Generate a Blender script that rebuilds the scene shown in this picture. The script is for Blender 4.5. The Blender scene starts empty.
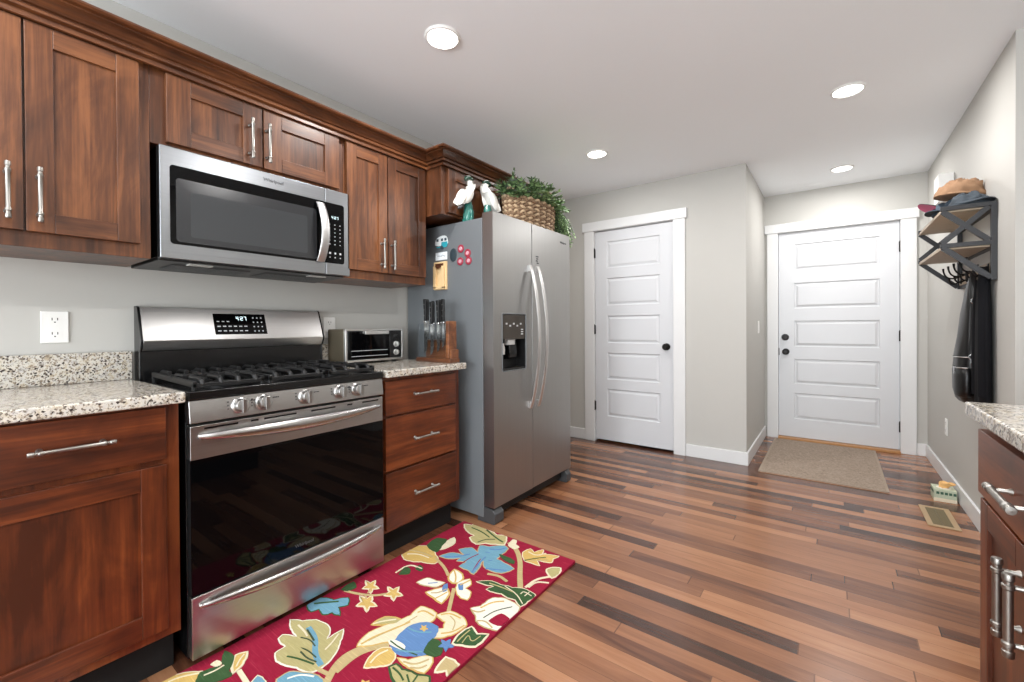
import bpy, bmesh, math, random
from mathutils import Vector, Matrix, noise

random.seed(7)
S = bpy.context.scene
COL = S.collection
PI = math.pi

# ------------------------------------------------------------------ camera
cam_data = bpy.data.cameras.new('camera')
cam = bpy.data.objects.new('camera', cam_data)
COL.objects.link(cam)
cam_data.sensor_width = 36.0
cam_data.lens = 432.089 * 36.0 / 1024.0
cam_data.shift_y = -0.01101
cam_data.clip_start = 0.02
Rv = Vector((0.8032975, 0.59554521, -0.00624768))
Uv = Vector((0.00072093, 0.00951779, 0.99995445))
Fv = Vector((-0.59557755, 0.80326541, -0.00721627))
M = Matrix(((Rv.x, Uv.x, -Fv.x, 0), (Rv.y, Uv.y, -Fv.y, 0), (Rv.z, Uv.z, -Fv.z, 1.1345), (0, 0, 0, 1)))
cam.matrix_world = M
S.camera = cam

# ------------------------------------------------------------------ world, fill light, exposure
S.view_settings.view_transform = 'Standard'
S.view_settings.look = 'None'
S.view_settings.gamma = 1.0
S.view_settings.use_curve_mapping = False
S.view_settings.exposure = 0.05
world = bpy.data.worlds.new('world'); S.world = world
world.use_nodes = True
bg = world.node_tree.nodes['Background']
bg.inputs[0].default_value = (0.86, 0.93, 1.0, 1)
bg.inputs[1].default_value = 0.8
LAMP_W = 13.0                      # each recessed ceiling lamp
FILL_W = 200.0                      # added fill light at the unseen rear window

def area_light(name, loc, rot, sx, sy, watts, color, shape='RECTANGLE'):
    L = bpy.data.lights.new(name, 'AREA'); L.shape = shape; L.size = sx
    if shape == 'RECTANGLE': L.size_y = sy
    L.energy = watts; L.color = color
    o = bpy.data.objects.new(name, L); COL.objects.link(o)
    o.location = loc; o.rotation_euler = rot
    return o
area_light('rear_fill_light', (-0.4, -2.99, 1.25), (PI/2+.62, 0, 0), 2.3, 1.8, FILL_W, (0.90, 0.96, 1.0))  # added fill, tilted upward to brighten the ceiling
area_light('side_fill_light', (.965, -1.35, 1.58), (0, PI/2, 0), 1.0, 1.9, FILL_W*.05, (0.95, 0.98, 1.0))  # weak added fill toward the left cabinets

# ------------------------------------------------------------------ mesh helpers
ORG = {}
class MB:
    def __init__(s): s.v = []; s.f = []; s.m = []
    def add(s, vs, fs, mat=0):
        n = len(s.v); s.v += [tuple(p) for p in vs]
        for f in fs: s.f.append(tuple(i + n for i in f)); s.m.append(mat)
        return s
    def box(s, x0, x1, y0, y1, z0, z1, mat=0, mx=None):
        vs = [Vector((x, y, z)) for x in (x0, x1) for y in (y0, y1) for z in (z0, z1)]
        if mx is not None: vs = [mx @ p for p in vs]
        return s.add(vs, [(0,1,3,2),(4,6,7,5),(0,4,5,1),(2,3,7,6),(0,2,6,4),(1,5,7,3)], mat)
    def hexa(s, pts, mat=0):           # 8 points, order as in box()
        return s.add(pts, [(0,1,3,2),(4,6,7,5),(0,4,5,1),(2,3,7,6),(0,2,6,4),(1,5,7,3)], mat)
    def tube(s, path, r, n=10, mat=0, closed=False, flat=None):
        P = [Vector(p) for p in path]; k = len(P)
        rs = r if isinstance(r, (list, tuple)) else [r]*k
        base = len(s.v); up = None
        for i in range(k):
            if closed: t = P[(i+1) % k] - P[i-1]
            else: t = P[min(i+1, k-1)] - P[max(i-1, 0)]
            t.normalize()
            if up is None:
                up = Vector((0,0,1)) if abs(t.z) < .9 else Vector((1,0,0))
            a = t.cross(up)
            if a.length < 1e-6: a = t.cross(Vector((0,1,0)))
            a.normalize(); b = a.cross(t).normalized(); up = b
            fa, fb = flat if flat else (1, 1)
            for j in range(n):
                q = 2*PI*j/n
                s.v.append(tuple(P[i] + a*(math.cos(q)*rs[i]*fa) + b*(math.sin(q)*rs[i]*fb)))
        for i in range(k if closed else k-1):
            i2 = (i+1) % k
            for j in range(n):
                j2 = (j+1) % n
                s.f.append((base+i*n+j, base+i*n+j2, base+i2*n+j2, base+i2*n+j)); s.m.append(mat)
        if not closed:
            s.f.append(tuple(base+j for j in range(n))[::-1]); s.m.append(mat)
            s.f.append(tuple(base+(k-1)*n+j for j in range(n))); s.m.append(mat)
        return s
    def lathe(s, prof, c, axis=(0,0,1), n=24, mat=0):     # prof [(r, h)] along axis from c
        ax = Vector(axis).normalized(); u = Vector((0,0,1)) if abs(ax.z) < .9 else Vector((1,0,0))
        a = ax.cross(u).normalized(); b = ax.cross(a); c = Vector(c); base = len(s.v)
        for r, h in prof:
            for j in range(n):
                q = 2*PI*j/n; s.v.append(tuple(c + ax*h + a*(r*math.cos(q)) + b*(r*math.sin(q))))
        for i in range(len(prof)-1):
            for j in range(n):
                j2 = (j+1) % n
                s.f.append((base+i*n+j, base+i*n+j2, base+(i+1)*n+j2, base+(i+1)*n+j)); s.m.append(mat)
        if prof[0][0] > 1e-5: s.f.append(tuple(base+j for j in range(n))); s.m.append(mat)
        if prof[-1][0] > 1e-5: s.f.append(tuple(base+(len(prof)-1)*n+j for j in range(n))); s.m.append(mat)
        return s
    def ell(s, c, r, mx=None, n=20, m=12, mat=0, fn=None):
        base = len(s.v); c = Vector(c)
        for i in range(m+1):
            th = PI*i/m
            for j in range(n):
                ph = 2*PI*j/n
                p = Vector((r[0]*math.sin(th)*math.cos(ph), r[1]*math.sin(th)*math.sin(ph), r[2]*math.cos(th)))
                if fn: p = fn(p)
                if mx is not None: p = mx @ p
                s.v.append(tuple(c + p))
        for i in range(m):
            for j in range(n):
                j2 = (j+1) % n
                s.f.append((base+i*n+j, base+(i+1)*n+j, base+(i+1)*n+j2, base+i*n+j2)); s.m.append(mat)
        return s
    def loft(s, rings, mat=0, caps=True):
        base = len(s.v); n = len(rings[0])
        for r in rings: s.v += [tuple(p) for p in r]
        for i in range(len(rings)-1):
            for j in range(n):
                j2 = (j+1) % n
                s.f.append((base+i*n+j, base+i*n+j2, base+(i+1)*n+j2, base+(i+1)*n+j)); s.m.append(mat)
        if caps:
            s.f.append(tuple(base+j for j in range(n))[::-1]); s.m.append(mat)
            s.f.append(tuple(base+(len(rings)-1)*n+j for j in range(n))); s.m.append(mat)
        return s
    def prism(s, pts, vec, mat=0):      # planar polygon of 3-D points extruded by vec
        n = len(pts); v = Vector(vec)
        vs = [Vector(p) for p in pts] + [Vector(p)+v for p in pts]
        fs = [tuple(range(n))[::-1], tuple(range(n, 2*n))] + [(i, (i+1) % n, n+(i+1) % n, n+i) for i in range(n)]
        return s.add(vs, fs, mat)
    def build(s, name, mats, parent=None, bevel=0, seg=2, origin=None, angle=35, weld=False):
        if not isinstance(mats, (list, tuple)): mats = [mats]
        o3 = Vector(ORG[parent.name]) if parent is not None else Vector(origin or (0,0,0))
        me = bpy.data.meshes.new(name)
        me.from_pydata([tuple(Vector(p)-o3) for p in s.v], [], s.f)
        for m in mats: me.materials.append(m)
        for p, mi in zip(me.polygons, s.m): p.material_index = mi
        bm = bmesh.new(); bm.from_mesh(me)
        if weld: bmesh.ops.remove_doubles(bm, verts=bm.verts, dist=1e-5)
        bmesh.ops.recalc_face_normals(bm, faces=bm.faces)
        for f in bm.faces: f.smooth = True
        bm.to_mesh(me); bm.free()
        me.set_sharp_from_angle(angle=math.radians(angle))
        o = bpy.data.objects.new(name, me); COL.objects.link(o)
        ORG[o.name] = tuple(o3)
        if parent is not None: o.parent = parent
        else: o.location = o3
        if bevel:
            b = o.modifiers.new('bevel', 'BEVEL'); b.width = bevel; b.segments = seg; b.limit_method = 'ANGLE'
            b.angle_limit = math.radians(40); b.harden_normals = True
        return o

def thing(name, label, cat, loc, group=None):
    o = bpy.data.objects.new(name, None); COL.objects.link(o)
    o.location = loc; o.empty_display_size = .05; ORG[o.name] = tuple(loc)
    return tag(o, label, cat, group)
def tag(o, label, cat, group=None):
    o['label'] = label; o['category'] = cat
    if group: o['group'] = group
    return o
def struct(o, label=None):
    o['kind'] = 'structure'
    if label: o['label'] = label
    return o
def chaikin(pts, it=2, closed=True):
    for _ in range(it):
        q = []; n = len(pts)
        for i in range(n if closed else n-1):
            a = pts[i]; b = pts[(i+1) % n]
            q.append(tuple(.75*x+.25*y for x, y in zip(a, b))); q.append(tuple(.25*x+.75*y for x, y in zip(a, b)))
        if not closed: q = [pts[0]] + q + [pts[-1]]
        pts = q
    return pts
def arc_pts(n, f): return [f(i/(n-1)) for i in range(n)]

# ------------------------------------------------------------------ materials
class NT:
    def __init__(s, name):
        s.m = bpy.data.materials.new(name); s.m.use_nodes = True
        s.t = s.m.node_tree; s.b = s.t.nodes['Principled BSDF']
    def n(s, typ, **kw):
        o = s.t.nodes.new(typ)
        for k, v in kw.items(): setattr(o, k, v)
        return o
    def l(s, a, b): s.t.links.new(a, b)
    def val(s, sock, v):
        if hasattr(v, 'is_linked') or isinstance(v, bpy.types.NodeSocket): s.l(v, sock)
        else: sock.default_value = v
    def math(s, op, a, b=0.0, c=0.0):
        o = s.n('ShaderNodeMath', operation=op)
        s.val(o.inputs[0], a); s.val(o.inputs[1], b)
        if op in ('MULTIPLY_ADD', 'WRAP'): s.val(o.inputs[2], c)
        return o.outputs[0]
    def ramp(s, fac, stops, interp='LINEAR'):
        o = s.n('ShaderNodeValToRGB'); cr = o.color_ramp; cr.interpolation = interp
        while len(cr.elements) < len(stops): cr.elements.new(.5)
        for e, (p, c) in zip(cr.elements, stops): e.position = p; e.color = (*c, 1)
        s.l(fac, o.inputs[0]); return o.outputs[0]
    def mix(s, fac, a, b, blend='MIX'):
        o = s.n('ShaderNodeMix', data_type='RGBA', blend_type=blend)
        s.val(o.inputs[0], fac)
        for k, v in ((6, a), (7, b)):
            if isinstance(v, tuple): o.inputs[k].default_value = (*v, 1)
            else: s.l(v, o.inputs[k])
        return o.outputs[2]
    def noise(s, vec, scale, detail=4, rough=.55, dist=0):
        o = s.n('ShaderNodeTexNoise'); o.inputs['Scale'].default_value = scale
        o.inputs['Detail'].default_value = detail; o.inputs['Roughness'].default_value = rough
        o.inputs['Distortion'].default_value = dist
        s.l(vec, o.inputs['Vector']); return o.outputs[0]
    def coord(s, scale=(1,1,1), rand=True):
        tc = s.n('ShaderNodeTexCoord'); mp = s.n('ShaderNodeMapping'); mp.inputs['Scale'].default_value = scale
        s.l(tc.outputs['Object'], mp.inputs['Vector'])
        if rand:
            oi = s.n('ShaderNodeObjectInfo'); c = s.n('ShaderNodeCombineXYZ')
            for k, mul in enumerate((17.0, 31.0, 23.0)): s.l(s.math('MULTIPLY', oi.outputs['Random'], mul), c.inputs[k])
            s.l(c.outputs[0], mp.inputs['Location'])
        return mp.outputs['Vector']
    def bump(s, h, strength=.2, dist=.002):
        o = s.n('ShaderNodeBump'); o.inputs['Strength'].default_value = strength; o.inputs['Distance'].default_value = dist
        s.l(h, o.inputs['Height']); s.l(o.outputs[0], s.b.inputs['Normal'])
    def set(s, **kw):
        for k, v in kw.items():
            i = s.b.inputs[k.replace('_', ' ')]
            if isinstance(v, tuple) and len(v) == 3: i.default_value = (*v, 1)
            elif isinstance(v, bpy.types.NodeSocket): s.l(v, i)
            else: i.default_value = v
        return s

def srgb(r, g, b):
    f = lambda c: c/12.92 if c <= .04045 else ((c+.055)/1.055)**2.4
    return (f(r/255), f(g/255), f(b/255))

def plain(name, col, rough=.5, metal=0, spec=.5, bump=0, bscale=200, coat=0, var=0):
    t = NT(name); t.set(Base_Color=col, Roughness=rough, Metallic=metal, Specular_IOR_Level=spec, Coat_Weight=coat)
    if bump or var:
        v = t.coord()
        nz = t.noise(v, bscale)
        if bump: t.bump(nz, bump, .002)
        if var:
            t.set(Base_Color=t.mix(nz, tuple(c*(1-var) for c in col), tuple(min(1, c*(1+var)) for c in col)))
    return t.m

def wood(name, axis, dark, mid, light, rough=.36):
    t = NT(name); k = 'xyz'.index(axis)
    sc = [9, 9, 9]; sc[k] = .8; g = t.noise(t.coord(tuple(sc)), 1.6, 6, .62, 1.4)          # long grain
    sc2 = [1.8, 1.8, 1.8]; sc2[k] = .9; w = t.noise(t.coord(tuple(sc2)), 2.6, 3, .6, 2.6)  # knotty figure
    bl = t.noise(t.coord((1.2, 1.2, 1.2)), 2.2, 2)                                         # blotchy stain
    sc3 = [70, 70, 70]; sc3[k] = 2.5; fine = t.noise(t.coord(tuple(sc3)), 2.0, 3)
    sc4 = [4.2, 4.2, 4.2]; sc4[k] = 0.02                                                   # glued-up staves
    vo = t.n('ShaderNodeTexVoronoi'); vo.inputs['Scale'].default_value = 2.4; t.l(t.coord(tuple(sc4)), vo.inputs['Vector'])
    sp = t.n('ShaderNodeSeparateColor'); t.l(vo.outputs['Color'], sp.inputs[0])
    f = t.math('ADD', t.math('MULTIPLY', g, .52), t.math('MULTIPLY', w, .28))
    f = t.math('MULTIPLY_ADD', bl, .26, t.math('SUBTRACT', f, .03))
    f = t.math('MULTIPLY_ADD', fine, .20, t.math('SUBTRACT', f, .10))
    f = t.math('MULTIPLY_ADD', sp.outputs[0], .10, t.math('SUBTRACT', f, .05))
    oi = t.n('ShaderNodeObjectInfo'); f = t.math('MULTIPLY_ADD', oi.outputs['Random'], .08, t.math('SUBTRACT', f, .04))
    c = t.ramp(f, [(.36, dark), (.50, mid), (.63, light)])
    t.set(Base_Color=c, Roughness=rough, Coat_Weight=.10, Coat_Roughness=.22); t.bump(fine, .05, .001)
    return t.m
WD, WM_, WL = srgb(54, 28, 13), srgb(88, 50, 27), srgb(122, 75, 43)
wood_v = wood('alder_wood_vertical', 'z', WD, WM_, WL)
wood_h = wood('alder_wood_horizontal', 'y', WD, WM_, WL)
wood_x = wood('alder_wood_deep', 'x', WD, WM_, WL)
BD, BM_, BL = srgb(60, 24, 8), srgb(92, 41, 16), srgb(120, 60, 27)
base_v = wood('alder_base_vertical', 'z', BD, BM_, BL)
base_h = wood('alder_base_horizontal', 'y', BD, BM_, BL)
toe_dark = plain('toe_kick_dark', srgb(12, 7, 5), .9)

def floor_mat():
    t = NT('plank_floor'); tc = t.n('ShaderNodeTexCoord'); sp = t.n('ShaderNodeSeparateXYZ')
    t.l(tc.outputs['Object'], sp.inputs[0]); x, y = sp.outputs[0], sp.outputs[1]
    W, LN = .068, 1.05
    row = t.math('FLOOR', t.math('DIVIDE', y, W))
    wn = t.n('ShaderNodeTexWhiteNoise', noise_dimensions='1D'); t.l(row, wn.inputs['W'])
    xs = t.math('ADD', t.math('DIVIDE', x, LN), t.math('MULTIPLY', wn.outputs[0], 7.3))
    colm = t.math('FLOOR', xs)
    cb = t.n('ShaderNodeCombineXYZ'); t.l(row, cb.inputs[0]); t.l(colm, cb.inputs[1])
    w2 = t.n('ShaderNodeTexWhiteNoise', noise_dimensions='2D'); t.l(cb.outputs[0], w2.inputs['Vector'])
    # grain
    off = t.n('ShaderNodeCombineXYZ'); t.l(t.math('MULTIPLY', x, 1.6), off.inputs[0]); t.l(t.math('MULTIPLY', y, 16), off.inputs[1]); t.l(t.math('MULTIPLY', w2.outputs[0], 40), off.inputs[2])
    g = t.noise(off.outputs[0], 1.5, 6, .62, .8)
    off2 = t.n('ShaderNodeCombineXYZ'); t.l(t.math('MULTIPLY', x, 6), off2.inputs[0]); t.l(t.math('MULTIPLY', y, 120), off2.inputs[1]); t.l(t.math('MULTIPLY', w2.outputs[0], 40), off2.inputs[2])
    g2 = t.noise(off2.outputs[0], 1.2, 3)
    f = t.math('ADD', t.math('MULTIPLY', w2.outputs[0], .66), t.math('MULTIPLY', g, .46))
    f = t.math('ADD', f, t.math('MULTIPLY', t.math('SUBTRACT', g2, .5), .12))
    c = t.ramp(f, [(.20, srgb(56, 34, 25)), (.38, srgb(86, 53, 38)), (.56, srgb(124, 81, 56)), (.78, srgb(148, 101, 71)), (1.0, srgb(174, 125, 91))])
    fy = t.math('FRACT', t.math('DIVIDE', y, W)); fx = t.math('FRACT', xs)
    sy = t.math('LESS_THAN', fy, .025); sx = t.math('LESS_THAN', fx, .004)
    seam = t.math('MAXIMUM', sy, sx)
    c = t.mix(t.math('MULTIPLY', seam, .6), c, srgb(40, 24, 18))
    t.set(Base_Color=c, Roughness=t.math('MULTIPLY_ADD', g, .12, .17), Coat_Weight=.12, Coat_Roughness=.12)
    t.bump(t.math('SUBTRACT', g2, seam), .04, .001)
    return t.m
def granite_mat():
    t = NT('speckled_granite'); v = t.coord(rand=False)
    n1 = t.noise(v, 110, 5, .7); n2 = t.noise(v, 150, 4, .72, .6); n3 = t.noise(v, 48, 4, .65)
    c = t.ramp(n3, [(.34, srgb(178, 164, 142)), (.48, srgb(206, 200, 188)), (.58, srgb(196, 192, 186)), (.70, srgb(150, 144, 136))])
    c = t.mix(t.ramp(n1, [(.54, (0,0,0)), (.60, (1,1,1))]), c, srgb(132, 116, 98))
    vo = t.n('ShaderNodeTexVoronoi'); vo.inputs['Scale'].default_value = 190; t.l(v, vo.inputs['Vector'])
    sep = t.n('ShaderNodeSeparateColor'); t.l(vo.outputs['Color'], sep.inputs[0])
    c = t.mix(t.math('GREATER_THAN', sep.outputs[0], .86), c, srgb(122, 112, 102))
    c = t.mix(t.math('GREATER_THAN', sep.outputs[1], .93), c, srgb(66, 58, 54))
    c = t.mix(t.ramp(n2, [(.60, (0,0,0)), (.65, (1,1,1))]), c, srgb(58, 52, 50))
    t.set(Base_Color=c, Roughness=.16, Coat_Weight=.2, Coat_Roughness=.06)
    return t.m
def steel_mat(name, col, rough=.3, axis='y', amp=.10):
    t = NT(name); sc = [260, 260, 260]; sc['xyz'.index(axis)] = 1.5
    nz = t.noise(t.coord(tuple(sc)), 1.0, 3)
    t.set(Base_Color=t.mix(nz, tuple(c*.9 for c in col), tuple(min(1, c*1.08) for c in col)), Metallic=1.0,
          Roughness=t.math('MULTIPLY_ADD', nz, amp, rough-.5*amp))
    t.bump(nz, .03, .0005)
    return t.m
def paint(name, col, rough=.6):
    t = NT(name); v = t.coord(rand=False); nz = t.noise(v, 240, 3); lo = t.noise(v, 1.3, 2)
    t.set(Base_Color=t.mix(lo, tuple(c*.985 for c in col), tuple(c*1.015 for c in col)), Roughness=rough, Specular_IOR_Level=.3)
    t.bump(nz, .06, .0008); return t.m

M_floor = floor_mat(); M_granite = granite_mat()
M_wall = paint('greige_wall_paint', srgb(188, 186, 181), .62)
M_ceil = paint('white_ceiling_paint', srgb(246, 249, 252), .8)
M_trim = plain('white_trim_paint', srgb(220, 220, 220), .35, bump=.01)
M_door = plain('white_door_paint', srgb(208, 209, 212), .38, bump=.01)
M_steel = steel_mat('brushed_steel', (.50, .495, .49), .30)
M_steel_f = steel_mat('fridge_steel', (.40, .395, .39), .34, 'z', .06)
M_steel_m = steel_mat('microwave_steel', (.34, .355, .375), .30)
M_chrome = steel_mat('polished_steel', (.50, .49, .48), .26, 'y', .05)
M_nickel = steel_mat('brushed_nickel', (.33, .315, .29), .38, 'z')
M_fgrey = plain('fridge_side_grey', srgb(104, 108, 111), .42, .0, .5, bump=.03, bscale=500)
M_black = plain('black_enamel', srgb(14, 14, 15), .22)
M_iron = plain('cast_iron', srgb(17, 17, 18), .45, bump=.1, bscale=300)
M_bplast = plain('black_plastic', srgb(22, 22, 23), .35)
M_glass = plain('black_glass', srgb(5, 5, 6), .03, spec=.22)
M_mwin = plain('microwave_window', srgb(58, 60, 62), .12)
M_mbez = plain('microwave_bezel', srgb(46, 47, 49), .2)
M_white = plain('white_plastic', srgb(232, 231, 228), .4)
M_bronze = plain('dark_bronze', srgb(26, 23, 22), .35, .7)
M_bmetal = plain('black_shelf_metal', srgb(48, 48, 50), .42, .4)
M_mark = plain('grey_marking', srgb(190, 192, 194), .6)
M_dmark = plain('dark_marking', srgb(50, 52, 55), .6)
def emit(name, col, st):
    t = NT(name); t.set(Base_Color=(.02, .02, .02), Emission_Color=col, Emission_Strength=st); return t.m
M_lamp = emit('lamp_diffuser', (1.0, .97, .92), 14.0)
M_led = emit('clock_digits', (.75, .95, 1.0), 1.6)

# ================================================================== THE SETTING
HC, XL, YP, XH, YE, XR, YJ, XRN, YR = 2.4375, -2.2916, 3.925, -.558, 5.087, .655, 2.886, .955, -3.0
T = .1
def slab(name, x0, x1, y0, y1, z0, z1, m, label=None):
    return struct(MB().box(x0, x1, y0, y1, z0, z1).build(name, m, origin=((x0+x1)/2, (y0+y1)/2, z0)), label)
fl = MB().box(XL-T, XRN+T, YR-T, YE+T, -.08, 0).build('floor', M_floor); struct(fl, 'narrow strip plank floor in mixed browns')
slab('ceiling', XL-T, XRN+T, YR-T, YE+T, HC, HC+.1, M_ceil, 'flat white ceiling')
slab('wall_left', XL-T, XL, YR, YP, 0, HC, M_wall, 'greige wall behind the cabinets')
# walls with a door opening
def wall_with_hole(name, x0, x1, yf, h0, h1, zt, label, zb=0):
    b = MB(); b.box(x0, h0, yf, yf+T, 0, HC); b.box(h1, x1, yf, yf+T, 0, HC); b.box(h0, h1, yf, yf+T, zt, HC)
    if zb: b.box(h0, h1, yf, yf+T, 0, zb)
    return struct(b.build(name, M_wall, origin=((x0+x1)/2, yf, 0)), label)
wall_with_hole('wall_back', XL-T, XH, YP, -1.905, -1.112, 2.085, 'greige wall with the narrow white door')
slab('wall_hall', XH-T, XH, YP+T, YE, 0, HC, M_wall, 'short greige wall returning to the entry door')
wall_with_hole('wall_entry', XH-T, XR+T, YE, -.452, .495, 2.07, 'greige wall with the entry door')
slab('wall_right', XR, XR+T, YJ+T, YE, 0, HC, M_wall, 'pale wall carrying the coat shelf')
slab('wall_return', XR, XRN+T, YJ, YJ+T, 0, HC, M_wall, 'short wall return facing the kitchen')
b = MB(); b.box(XRN, XRN+T, YR, -2.30, 0, HC); b.box(XRN, XRN+T, -.40, YJ, 0, HC); b.box(XRN, XRN+T, -2.30, -.40, 0, 1.08); b.box(XRN, XRN+T, -2.30, -.40, 2.08, HC)
struct(b.build('wall_right_near', M_wall, origin=(XRN, 0, 0)))
b = MB()
for y in (-2.30, -1.375, -.45): b.box(XRN+.03, XRN+.08, y, y+.05, 1.08, 2.08)
for z in (1.08, 2.03): b.box(XRN+.03, XRN+.08, -2.30, -.40, z, z+.05)
struct(b.build('side_fill_window', M_trim, origin=(XRN, -1.35, 1.08)), 'unseen side window added for fill light')  # unseen window added to light the cabinets opposite
slab('wall_light_block_side', XL-T, XL, YP+T, YE, 0, HC, M_wall)  # unseen wall added to keep outside light from leaking under the narrow door
slab('wall_light_block', XL, XH-T-.0005, YE, YE+T, 0, HC, M_wall)  # unseen wall added to close the void behind that door against light
b = MB(); b.box(XL-T, -1.6, YR-T, YR, 0, HC); b.box(.8, XRN+T, YR-T, YR, 0, HC); b.box(-1.6, .8, YR-T, YR, 2.2, HC); b.box(-1.6, .8, YR-T, YR, 0, .25)
struct(b.build('wall_rear', M_wall, origin=(0, YR, 0)))
b = MB()
for x in (-1.6, -.8, 0, .75): b.box(x, x+.05, YR-.07, YR-.02, .25, 2.2)
for z in (.25, 2.15): b.box(-1.6, .8, YR-.07, YR-.02, z, z+.05)
w1 = struct(b.build('rear_fill_window', M_trim, origin=(-.4, YR, .25)), 'unseen window added behind the viewer for fill light')  # unseen window added as an opening for the fill light

def baseboard(name, x0, x1, y0, y1, label=None):
    return struct(MB().box(x0, x1, y0, y1, 0, .105).build(name, M_trim, bevel=.003, origin=((x0+x1)/2, (y0+y1)/2, 0)), label)
BT = .014
baseboard('baseboard_back_left', XL, -1.992, YP-BT, YP)
baseboard('baseboard_back_right', -1.024, XH+BT, YP-BT, YP)
baseboard('baseboard_hall', XH, XH+BT, YP+.0005, YE)
baseboard('baseboard_entry', .587, XR, YE-BT, YE)
baseboard('baseboard_right', XR-BT, XR, YJ, YE-BT-.001)
baseboard('baseboard_return', XR-BT, XRN, YJ-BT, YJ-.0005)

def casing(name, xl0, xl1, xr0, xr1, hx0, hx1, y, zt, zh, label):
    b = MB(); b.box(xl0, xl1, y-.02, y-.0005, 0, zt); b.box(xr0, xr1, y-.02, y-.0005, 0, zt)
    b.box(hx0, hx1, y-.028, y-.0005, zt, zh)
    # jamb lining
    b.box(xl1-.012, xl1, y, y+.1, 0, zt); b.box(xr0, xr0+.012, y, y+.1, 0, zt); b.box(xl1, xr0, y, y+.1, zt-.004, zt+.01)
    return struct(b.build(name, M_trim, bevel=.002, origin=((xl0+xr1)/2, y, 0)), label)
casing('trim_1', -1.992, -1.890, -1.127, -1.026, -2.009, -1.011, YP, 2.068, 2.156, 'white casing of the narrow door')
casing('trim_2', -.532, -.437, .480, .585, -.553, .600, YE, 2.053, 2.139, 'white casing of the entry door')
struct(MB().box(-.437, .480, YE-.05, YE+.06, .0, .022).build('trim_3', plain('oak_threshold', srgb(178, 128, 78), .4, var=.15, bscale=30), bevel=.004, origin=(0, YE, 0)), 'tan wooden threshold under the entry door')

def door(name, x0, x1, yf, z0, z1, rows, px0, px1, label, hinge_x, hz, knob, deadbolt=None):
    th = .036; b = MB()
    xs = [x0, px0, px1, x1]
    zs = [z0]
    for (a, c) in sorted(rows): zs += [a, c]
    zs.append(z1)
    # front skin with recessed raised-field panels
    def q(a0, a1, c0, c1, y0=yf, y1=None):
        b.add([(a0, y0, c0), (a1, y0, c0), (a1, y0, c1), (a0, y0, c1)], [(0, 1, 2, 3)])
    q(x0, px0, z0, z1); q(px1, x1, z0, z1)
    for i in range(0, len(zs), 2): q(px0, px1, zs[i], zs[i+1])
    for (a, c) in rows:
        prof = [(0, 0), (.006, .010), (.016, .010), (.034, .002)]
        rings = [[(px0+d, yf+e, a+d), (px1-d, yf+e, a+d), (px1-d, yf+e, c-d), (px0+d, yf+e, c-d)] for d, e in prof]
        for r0, r1 in zip(rings, rings[1:]):
            for k in range(4): b.add([r0[k], r0[(k+1) % 4], r1[(k+1) % 4], r1[k]], [(0, 1, 2, 3)])
        b.add(rings[-1], [(0, 1, 2, 3)])
    b.add([(x0, yf, z0), (x1, yf, z0), (x1, yf, z1), (x0, yf, z1), (x0, yf+th, z0), (x1, yf+th, z0), (x1, yf+th, z1), (x0, yf+th, z1)],
          [(0, 4, 7, 3), (1, 2, 6, 5), (3, 7, 6, 2), (0, 1, 5, 4), (4, 5, 6, 7)])
    d = struct(b.build(name, M_door, origin=((x0+x1)/2, yf, z0), angle=12, weld=True), label)
    for z in hz:
        h = MB(); h.tube([(hinge_x, yf-.016, z-.045), (hinge_x, yf-.016, z+.045)], .0075, 10)
        h.box(hinge_x-.006, hinge_x+.006, yf-.016, yf-.0005, z-.042, z+.042)
        h.tube([(hinge_x, yf-.016, z+.045), (hinge_x, yf-.016, z+.052)], .0045, 8); h.build('hinge', M_bronze, d)
    kx, kz = knob
    MB().lathe([(.0, -.062), (.018, -.0615), (.027, -.052), (.030, -.042), (.026, -.032), (.013, -.026), (.012, -.012), (.030, -.010), (.032, -.003), (.032, -.0005)], (kx, yf, kz), (0, 1, 0), 24).build('door_knob', M_bronze, d)
    if deadbolt:
        kx, kz = deadbolt
        MB().lathe([(.0, -.030), (.022, -.029), (.026, -.022), (.030, -.010), (.033, -.004), (.033, -.0005)], (kx, yf, kz), (0, 1, 0), 24).build('deadbolt', M_bronze, d)
        e = MB(); e.box(-.4335, -.428, yf-.004, yf-.0003, kz-.18, kz-.11); e.build('strike_plate', M_bronze, d)
    return d
pr = [(1.697, 1.955), (1.335, 1.600), (.970, 1.235), (.615, .875), (.255, .522)]
door('door_1', -1.885, -1.134, YP+.010, .022, 2.059, pr, -1.765, -1.252, 'narrow white five panel door beside the fridge', -1.888, (1.85, 1.10, .35), (-1.192, .945))
er = [(1.672, 1.930), (1.297, 1.548), (.920, 1.175), (.553, .798), (.205, .462)]
door('door_2', -.432, .475, YE+.010, .026, 2.045, er, -.304, .345, 'wide white five panel entry door', .478, (1.815, 1.03, .228), (-.374, .868), (-.379, 1.012))

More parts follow.
